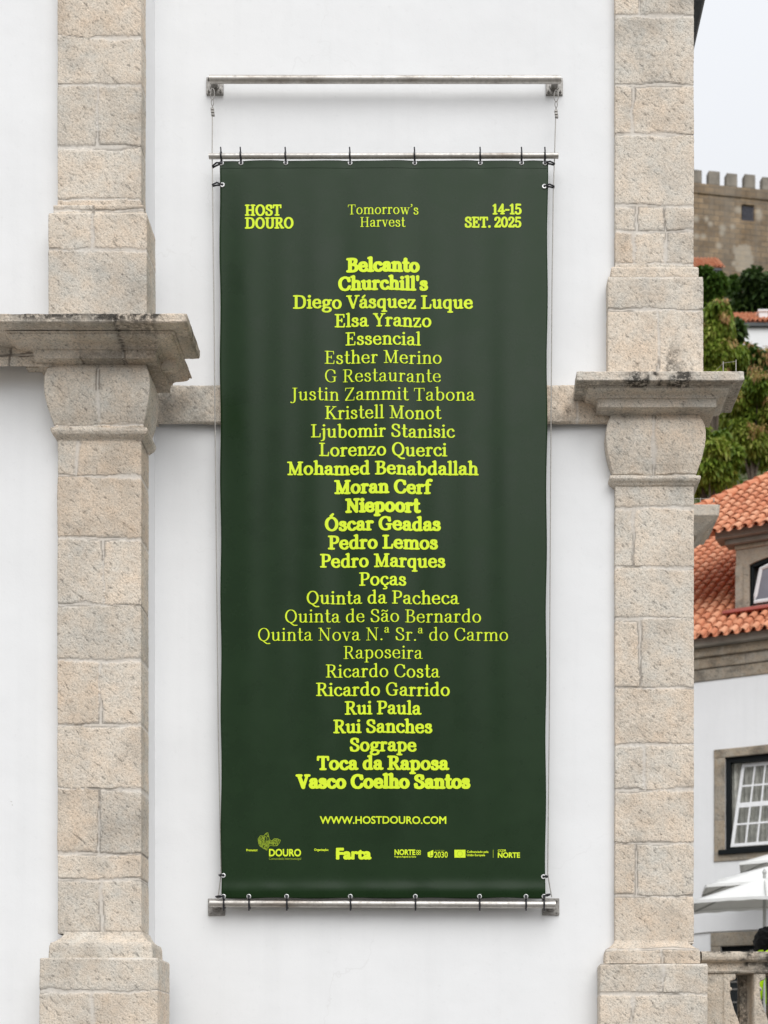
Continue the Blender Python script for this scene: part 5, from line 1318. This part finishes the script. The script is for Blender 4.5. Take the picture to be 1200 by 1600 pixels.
jv = [(0, 0, .84 * k), (0, -.01, 1.0 * k), (0, -.02, 1.24 * k), (0, 0, 1.395 * k), (0, .005, 1.45 * k), (-.18, 0, sh_z - .02), (-.25, -.02, 1.14 * k), (-.225, .09, .97 * k), (.18, 0, sh_z - .02), (.25, -.02, 1.14 * k), (.225, .09, .97 * k)]
je = [(0, 1), (1, 2), (2, 3), (3, 4), (3, 5), (5, 6), (6, 7), (3, 8), (8, 9), (9, 10)]
jr = [(.185, .14), (.18, .135), (.185, .14), (.13, .10), (.085, .08), .08, .065, .055, .08, .065, .055]
skin_chain('jacket', jv, je, jr, M['hivis'], person)
tp = MB()
for zb in (1.02 * k, 1.14 * k): tp.tube([(.192 * math.cos(t), -.012 + .146 * math.sin(t), zb) for t in np.linspace(0, 2 * math.pi, 25)[:-1]], [.02] * 24, 6, closed=True)
tv = [(0, 0, .93 * k), (0, 0, .88 * k), (-.095, 0, .80 * k), (-.10, .01, .48 * k), (-.105, -.02, .12 * k), (.095, 0, .80 * k), (.10, .01, .48 * k), (.105, -.02, .12 * k)]
skin_chain('trousers', tv, [(0, 1), (1, 2), (2, 3), (3, 4), (1, 5), (5, 6), (6, 7)], [(.16, .12), (.165, .125), .10, .078, .065, .10, .078, .065], M['dark_cloth'], person)
for sgn in (-1, 1):
    skin_chain('shoe', [(sgn * .105, -.05, .045), (sgn * .108, .03, .05), (sgn * .115, .14, .04), (sgn * .117, .19, .032)], [(0, 1), (1, 2), (2, 3)], [.045, .048, .045, .03], M['shoe'], person, 2)
# head: face looking away from the viewer (towards +Y), hair covering the back
fc = MB(); fc.tube([(0, .105, 1.615 * k), (0, .125, 1.60 * k), (0, .118, 1.585 * k)], [.010, .017, .012], 8); fc.build('nose', M['skin'], person, True)
for sgn in (-1, 1):
    e = MB(); e.lathe([(0, -.012), (.011, -.007), (.013, 0), (.011, .007), (0, .012)], (sgn * .031, .098, 1.632 * k), 10); e.build('eye', M['white_paint'], person, True)
    e = MB(); e.tube([(sgn * .078, .02, 1.60 * k), (sgn * .09, .01, 1.62 * k), (sgn * .088, .005, 1.645 * k)], [.01, .014, .009], 8); e.build('ear', M['skin'], person, True)
mo = MB(); mo.tube([(-.024, .100, 1.562 * k), (0, .108, 1.562 * k), (.024, .100, 1.562 * k)], [.004, .008, .004], 8); mo.build('mouth', simple_mat('lips', (.35, .12, .10), .5), person, True)
def hair_mesh():
    n, mm_ = 40, 30; V, Fc = [], []; T = []
    for i in range(mm_):
        th = math.pi * (i + .5) / mm_ * .86
        for j in range(n):
            ph = 2 * math.pi * j / n
            r = .118 + .010 * vnoise(np.array(j * .55), np.array(i * .5)) + .006 * vnoise(np.array(j * 1.9), np.array(i * 1.1 + 5))
            x = r * .98 * math.sin(th) * math.cos(ph); y = r * 1.12 * math.sin(th) * math.sin(ph); z = r * 1.16 * math.cos(th)
            fr = max(0, math.sin(ph))
            if z < .03 and fr > .35: y *= .62; x *= .9
            V.append((x, .012 + y, 1.606 * k + z * 1.0))
    for i in range(mm_ - 1):
        for j in range(n): Fc.append((i * n + j, (i + 1) * n + j, (i + 1) * n + (j + 1) % n, i * n + (j + 1) % n))
    Fc.append(tuple(range(n)))
    m = MB(); m.add(V, Fc); return m
hair_mesh().build('hair', M['hair'], person, True)

for o_ in person.children:
    if o_.name.split('.')[0] in ('hair', 'nose', 'eye', 'ear', 'mouth'): o_.location.x = -.15; o_.location.z = -.13

# ================================================================ HILL, CASTLE, TREES AND FAR HOUSES
def hill_z(X, Y):
    base = np.interp(Y, (34, 40, 46, 60, 75, 101, 130, 300), (5, 15, 21.5, 32.5, 42.5, 61, 63, 64))
    return base + fbm(X * .06, Y * .06, 4) * 2.0 * np.clip((Y - 40) / 15, 0, 1)
xs = np.linspace(-120, 160, 141); ys = np.linspace(35, 260, 112)
X_, Y_ = np.meshgrid(xs, ys)
hill = grid_mesh('hill', np.stack([X_, Y_, hill_z(X_, Y_)], -1), {}, M['soil']); tag(hill, kind='structure')

cd = 112.0; CR = R(9)
c_o = at(1083, 350, cd)
castle = tag(empty('castle', c_o, CR), 'old brown stone castle wall with square battlements on the hilltop', 'castle')
def ca(px, py):
    e1 = Vector((math.cos(CR), math.sin(CR), 0)); e2 = Vector((-math.sin(CR), math.cos(CR), 0))
    dr_ = Vector(((px - CX) / F_PX, 1, (CY - py) / F_PX)); c0 = Vector((0, -D0, EYE)); t = (c_o - c0).dot(e2) / dr_.dot(e2); p = c0 + dr_ * t - c_o
    return p.dot(e1), p.z
zt_ = ca(1083, 286)[1]; zb_ = -12.0; zl_ = ca(1083, 302)[1]
cu0, cu1 = -9.0, 22.0
gw0, gz1 = ca(1160.5, 320); gw1, gz0 = ca(1178.5, 345)
xs = np.linspace(cu0, cu1, 260); zs = np.linspace(zb_, zl_, 160)
U_, Z_ = np.meshgrid(xs, zs)
pale = np.zeros_like(U_)
rsp = random.Random(5)
for (px, py, rx, rz_) in ((1110, 350, .14, .16), (1129, 356, .2, .2), (1128, 364, .17, .17), (1145, 354, .16, .14), (1099, 369, .17, .15), (1123, 384, .17, .2), (1087, 342, .2, .2), (1104, 342, .12, .2), (1088, 369, .2, .15), (1154, 328, .25, .2), (1186, 335, .2, .35)):
    u, z = ca(px, py); pale = np.maximum(pale, np.clip(1.5 - np.hypot((U_ - u) / (rx * 1.25), (Z_ - z) / (rz_ * 1.25)), 0, 1) * .6)
u, z = ca(1162, 405); nn_ = fbm(U_ * 2.2, Z_ * 2.2, 3) * .5
pale = np.maximum(pale, sstep(-.1, .15, 1 - np.hypot((U_ - u) / .78, (Z_ - z) / 1.15) + nn_ * 1.3) * .55)
holes = (U_ > gw0) & (U_ < gw1) & (Z_ > gz0) & (Z_ < gz1)
grid_mesh('wall', np.stack([U_, np.where(holes, .45, 0) + fbm(U_ * 3, Z_ * 3, 3) * .03, Z_], -1), {'mortar': pale}, M['castle'], castle, False)
core = MB(); core.box(cu0, cu1, .6, 9, zb_, zl_ - .1); core.build('keep_core', M['castle'], castle)
def stone_block(name, u0, u1, z0, z1, v0, v1, mat):
    m = MB(); m.box(u0, u1, v0, v1, z0, z1); o = m.build(name, mat, castle, False, .05); return o
par = stone_block('parapet', cu0, cu1, zl_ + .002, zt_, -.10, .6, M['castle'])
m_w = .92; m_p = ca(1135, 290)[0] - ca(1107, 290)[0]; m0 = ca(1107, 290)[0]; zm = ca(1107, 267)[1]
for i in range(-7, 15):
    u = m0 + i * m_p
    if cu0 < u < cu1 - 1: stone_block('merlon', u, u + m_w * rsp.uniform(.96, 1.04), zt_ + .004, zm + rsp.uniform(-.05, .05), -.06, .58, M['castle_grey'])
gr = MB(); 
wn_ = MB(); wn_.box(gw0 - .0, gw1, .36, .40, gz0, gz1); wno = wn_.build('window', M['black_paint'], castle)
for i in range(6): 
    u = gw0 + (gw1 - gw0) * (i + .5) / 6; gr.box(u - .02, u + .02, .10, .14, gz0, gz1)
for i in range(8):
    z = gz0 + (gz1 - gz0) * (i + .5) / 8; gr.box(gw0, gw1, .145, .18, z - .02, z + .02)
gr.build('grille', simple_mat('iron_grille', (.09, .09, .11), .6, .2), wno)

def small_house(name, label, px0, px1, py_eave, py_ridge, py_base, d, mat_w, chimney=None, window=None):
    a = at(px0, py_eave, d); b = at(px1, py_eave, d)
    h_ = tag(empty(name, (a.x, a.y, 0)), label, 'house')
    L = b.x - a.x; ze = a.z; zbz = zz(py_base, d); rr_ = (py_eave - py_ridge) / F_PX * d
    w = MB(); w.box(0, L, 0, 5, zbz - 4, ze); w.build('wall', mat_w, h_)
    tb = MB(); tb.box(-.15, L + .15, -.18, .02, ze - .16, ze + .02); tb.build('gutter', M['slate'], h_)
    dep = 2.6; V, Fc, T = [], [], []
    n = int((L + .5) / .24); rr2 = random.Random(3); eu_ = Vector((1, 0, 0)); es_ = Vector((0, dep, rr_ + dep * (EYE * 0 + (CY - py_eave) / F_PX))).normalized(); en_ = eu_.cross(es_)
    rt = tile_roof('roof', Vector((-.2, -.2, ze + .05)), eu_, es_, en_, n, int((rr_ + dep) / .36) + 2, .24, .36, lambda u, s: True, h_, 4)
    s_len = (int((rr_ + dep) / .36) + 2) * .36
    bs_ = MB(); slab(bs_, Vector((-.2, -.2, ze + .05)), eu_, es_, en_, 0, L + .4, 0, s_len, .08, -.03); bs_.build('roof_deck', M['tile'], rt)
    if chimney:
        c0, c1, cy0, cy1 = chimney; u0 = xx(c0, d) - a.x; u1 = xx(c1, d) - a.x; ch = MB(); ch.box(u0, u1, .9, 1.5, ze, zz(cy0, d + .9)); ch.box(u0 - .06, u1 + .06, .84, 1.56, zz(cy0, d + .9) + .001, zz(cy0, d + .9) + .1); ch.build('chimney', M['house_plaster'], rt)
    if window:
        u0 = xx(window[0], d) - a.x; u1 = xx(window[1], d) - a.x; z0_, z1_ = zz(window[3], d), zz(window[2], d)
        wf = MB(); wf.box(u0, u1, -.03, .02, z0_, z1_); wf = wf.build('window', M['white_paint'], h_); g = MB(); g.box(u0 + .06, u1 - .06, -.04, -.025, z0_ + .06, z1_ - .06); g.build('pane', M['dark_glass'], wf)
    return h_
small_house('hillside_house', 'low white house with a red tiled roof and chimney among the trees', 1140, 1262, 507, 496, 560, 72, M['plaster'], (1192, 1206, 487, 500))
small_house('hillside_house', 'tiny white house with an orange roof right below the castle wall', 1091, 1124, 421, 408, 450, 98, M['plaster'], None, (1111, 1122, 425, 437))

# --- trees
def leaf_cloud(name, clumps, n, size, mat, parent, origin, rng, aspect=2.2, droop=.4, tint_fn=None, core_pow=.45):
    """n small bent leaves spread over the shells of the clumps (x, y, z, rx, ry, rz)"""
    C = np.array([c[:3] for c in clumps]); Rr = np.array([c[3:6] for c in clumps]); wgt = (Rr[:, 0] * Rr[:, 1]) ** 1.0; wgt = wgt / wgt.sum()
    ci = rng.choice(len(C), n, p=wgt)
    d = rng.normal(size=(n, 3)); d /= np.linalg.norm(d, axis=1)[:, None]
    rad = rng.random(n) ** core_pow
    P = C[ci] + d * Rr[ci] * rad[:, None]
    a = rng.uniform(0, 2 * np.pi, n)
    out = d + rng.normal(size=(n, 3)) * .6; out[:, 2] -= droop; out /= np.linalg.norm(out, axis=1)[:, None]
    sidev = np.cross(out, rng.normal(size=(n, 3))); sidev /= np.linalg.norm(sidev, axis=1)[:, None]
    s = size * rng.uniform(.6, 1.4, n)[:, None]
    up = np.cross(sidev, out)
    b0 = P; b1 = P + out * s * .55 + up * s * .12; b2 = P + out * s - np.array([0, 0, 1]) * s * .25 * (1 + droop)
    wv = sidev * s / aspect * .5
    V = np.stack([b0, b1 + wv, b1 - wv, b2], 1).reshape(-1, 3)
    k = np.arange(n) * 4
    q = np.stack([k, k + 2, k + 3, k + 1], 1)
    tint = rng.random(n) * .55 + .45 * rng.random(len(C))[ci]
    if tint_fn is not None: tint = tint_fn(P, tint, rng)
    me = bpy.data.meshes.new(name); me.vertices.add(len(V)); me.vertices.foreach_set('co', (V - np.array(origin)).ravel().astype(np.float32))
    me.loops.add(len(q) * 4); me.loops.foreach_set('vertex_index', q.ravel().astype(np.int32)); me.polygons.add(len(q)); me.polygons.foreach_set('loop_start', np.arange(0, len(q) * 4, 4, dtype=np.int32))
    me.update(); me.validate(); set_attr(me, 'tint', np.repeat(tint, 4))
    return link_mesh(name, me, mat, parent)
def tree(label, px, py, d, rw, rh, ground, n, size, mat, seed, n_clump=22, droop=.4, pods=0, name='broadleaf_tree', group=None, flat_=1.0):
    """crown centred on a place of the photograph, rw x rh pixels in half size"""
    rng = np.random.default_rng(seed); c = at(px, py, d); RW = rw / F_PX * d; RH = rh / F_PX * d
    g = float(hill_z(np.array(c.x), np.array(c.y))) if ground is None else ground
    g = min(g, c.z - RH * 1.05)
    t = tag(empty(name, (c.x, c.y, g)), label, 'tree', group)
    o = np.array([c.x, c.y, g])
    cl = []
    for i in range(n_clump):
        dd = rng.normal(size=3); dd /= np.linalg.norm(dd); r = rng.uniform(.45, .95)
        k = rng.uniform(.22, .42)
        cl.append((c.x + dd[0] * RW * r * (1 - k * .5), c.y + dd[1] * RW * r * .8 * flat_, c.z + dd[2] * RH * r * (1 - k * .5), RW * k, RW * k * flat_, min(RW, RH) * k * .8))
    cl.append((c.x, c.y, c.z, RW * .45, RW * .45 * flat_, RH * .45))
    tr = MB(); H = c.z - g; r0 = max(.12, H * .022)
    tp = [Vector((c.x - o[0] + RW * .04 * math.sin(i * 1.7 + seed), RW * .04 * math.cos(i * 2.1), H * i / 8)) for i in range(9)]
    tr.tube(tp, [r0 * (1.25 - .1 * i) for i in range(9)], 9)
    for i, q_ in enumerate(cl[:16]):
        e_ = Vector((q_[0] - o[0], q_[1] - o[1], q_[2] - o[2])); b_ = tp[5 + i % 4] if i % 3 else tp[4]
        mid = (e_ + b_) / 2 + Vector((0, 0, -.06 * H * .3)); tr.tube([b_, mid, e_], [r0 * .42, r0 * .28, r0 * .08], 6)
    tr.build('trunk', M['bark'], t, True)
    leaf_cloud('crown', cl, n, size, mat, t, o, rng, droop=droop)
    if pods:
        pc = []
        for i in range(pods):
            q_ = cl[rng.integers(len(cl))]; a = rng.uniform(0, 2 * math.pi); rr_ = rng.uniform(.5, 1.0)
            pc.append((q_[0] + math.cos(a) * q_[3] * rr_, q_[1] - abs(math.sin(a)) * q_[4], q_[2] + q_[5] * rng.uniform(.1, .9), size * rng.uniform(.8, 1.5), size * rng.uniform(.8, 1.5), size * rng.uniform(.6, 1.1)))
        leaf_cloud('seed_clusters', pc, pods * 60, size * .6, M['leaf_pod'], t, o, rng, 2.6, 1.2)
    return t
TG = 'trees on the slope between the white house and the castle'
tree('tall tree with drooping yellow-green leaves and pale pods right beside the stone pilaster', 1112, 560, 52, 52, 105, None, 30000, .21, M['leaf_sumac'], 21, 26, 1.0, 34, 'sumac_tree', TG)
tree('leafy green tree with rust-coloured seed clusters at the right, above the orange roof', 1176, 650, 55, 55, 105, None, 32000, .20, M['leaf_sumac'], 22, 26, .7, 40, 'sumac_tree', TG)
tree('green tree low behind the orange roof ridge, close to the pilaster capital', 1112, 715, 49, 45, 70, None, 16000, .22, M['leaf_sumac'], 23, 22, .7, 0, 'sumac_tree', TG)
tree('dark evergreen tree below the castle window at the right edge', 1188, 463, 84, 46, 36, None, 9000, .42, M['leaf_dark'], 24, 24, .2, 0, 'evergreen_tree', TG)
tree('bright green bushy tree under the tiny orange-roofed house', 1106, 446, 76, 30, 24, None, 6000, .36, M['leaf_mid'], 25, 18, .2, 0, 'broadleaf_tree', TG)
tree('shaded dark green tree behind the drooping sumac', 1125, 545, 66, 40, 60, None, 7000, .40, M['leaf_dark'], 26, 20, .2, 0, 'broadleaf_tree', TG)
tree('mid green tree in front of the low white house', 1172, 578, 64, 40, 40, None, 7000, .34, M['leaf_mid'], 27, 20, .3, 6, 'broadleaf_tree', TG)
tree('dark green tree filling the gap behind the rust-coloured clusters', 1150, 660, 66, 70, 90, None, 9000, .42, M['leaf_dark'], 28, 24, .2, 0, 'broadleaf_tree', TG)
tree('round green bush on the slope left of the evergreen', 1148, 445, 92, 14, 13, None, 2500, .34, M['leaf_mid'], 29, 12, .2, 0, 'bush', TG)
# undergrowth that covers the slope
rng = np.random.default_rng(77); n = 9000
gx = rng.uniform(5, 40, n); gy = 36 + 63 * rng.random(n) ** 1.7; gz = hill_z(gx, gy) + rng.uniform(0, .7, n)
lc = [(x, y, z, .8, .8, .5) for x, y, z in zip(gx[:1200], gy[:1200], gz[:1200])]
un = leaf_cloud('undergrowth', lc, 45000, .36, M['leaf_mid'], None, (0, 0, 0), rng)
tag(un, kind='stuff')
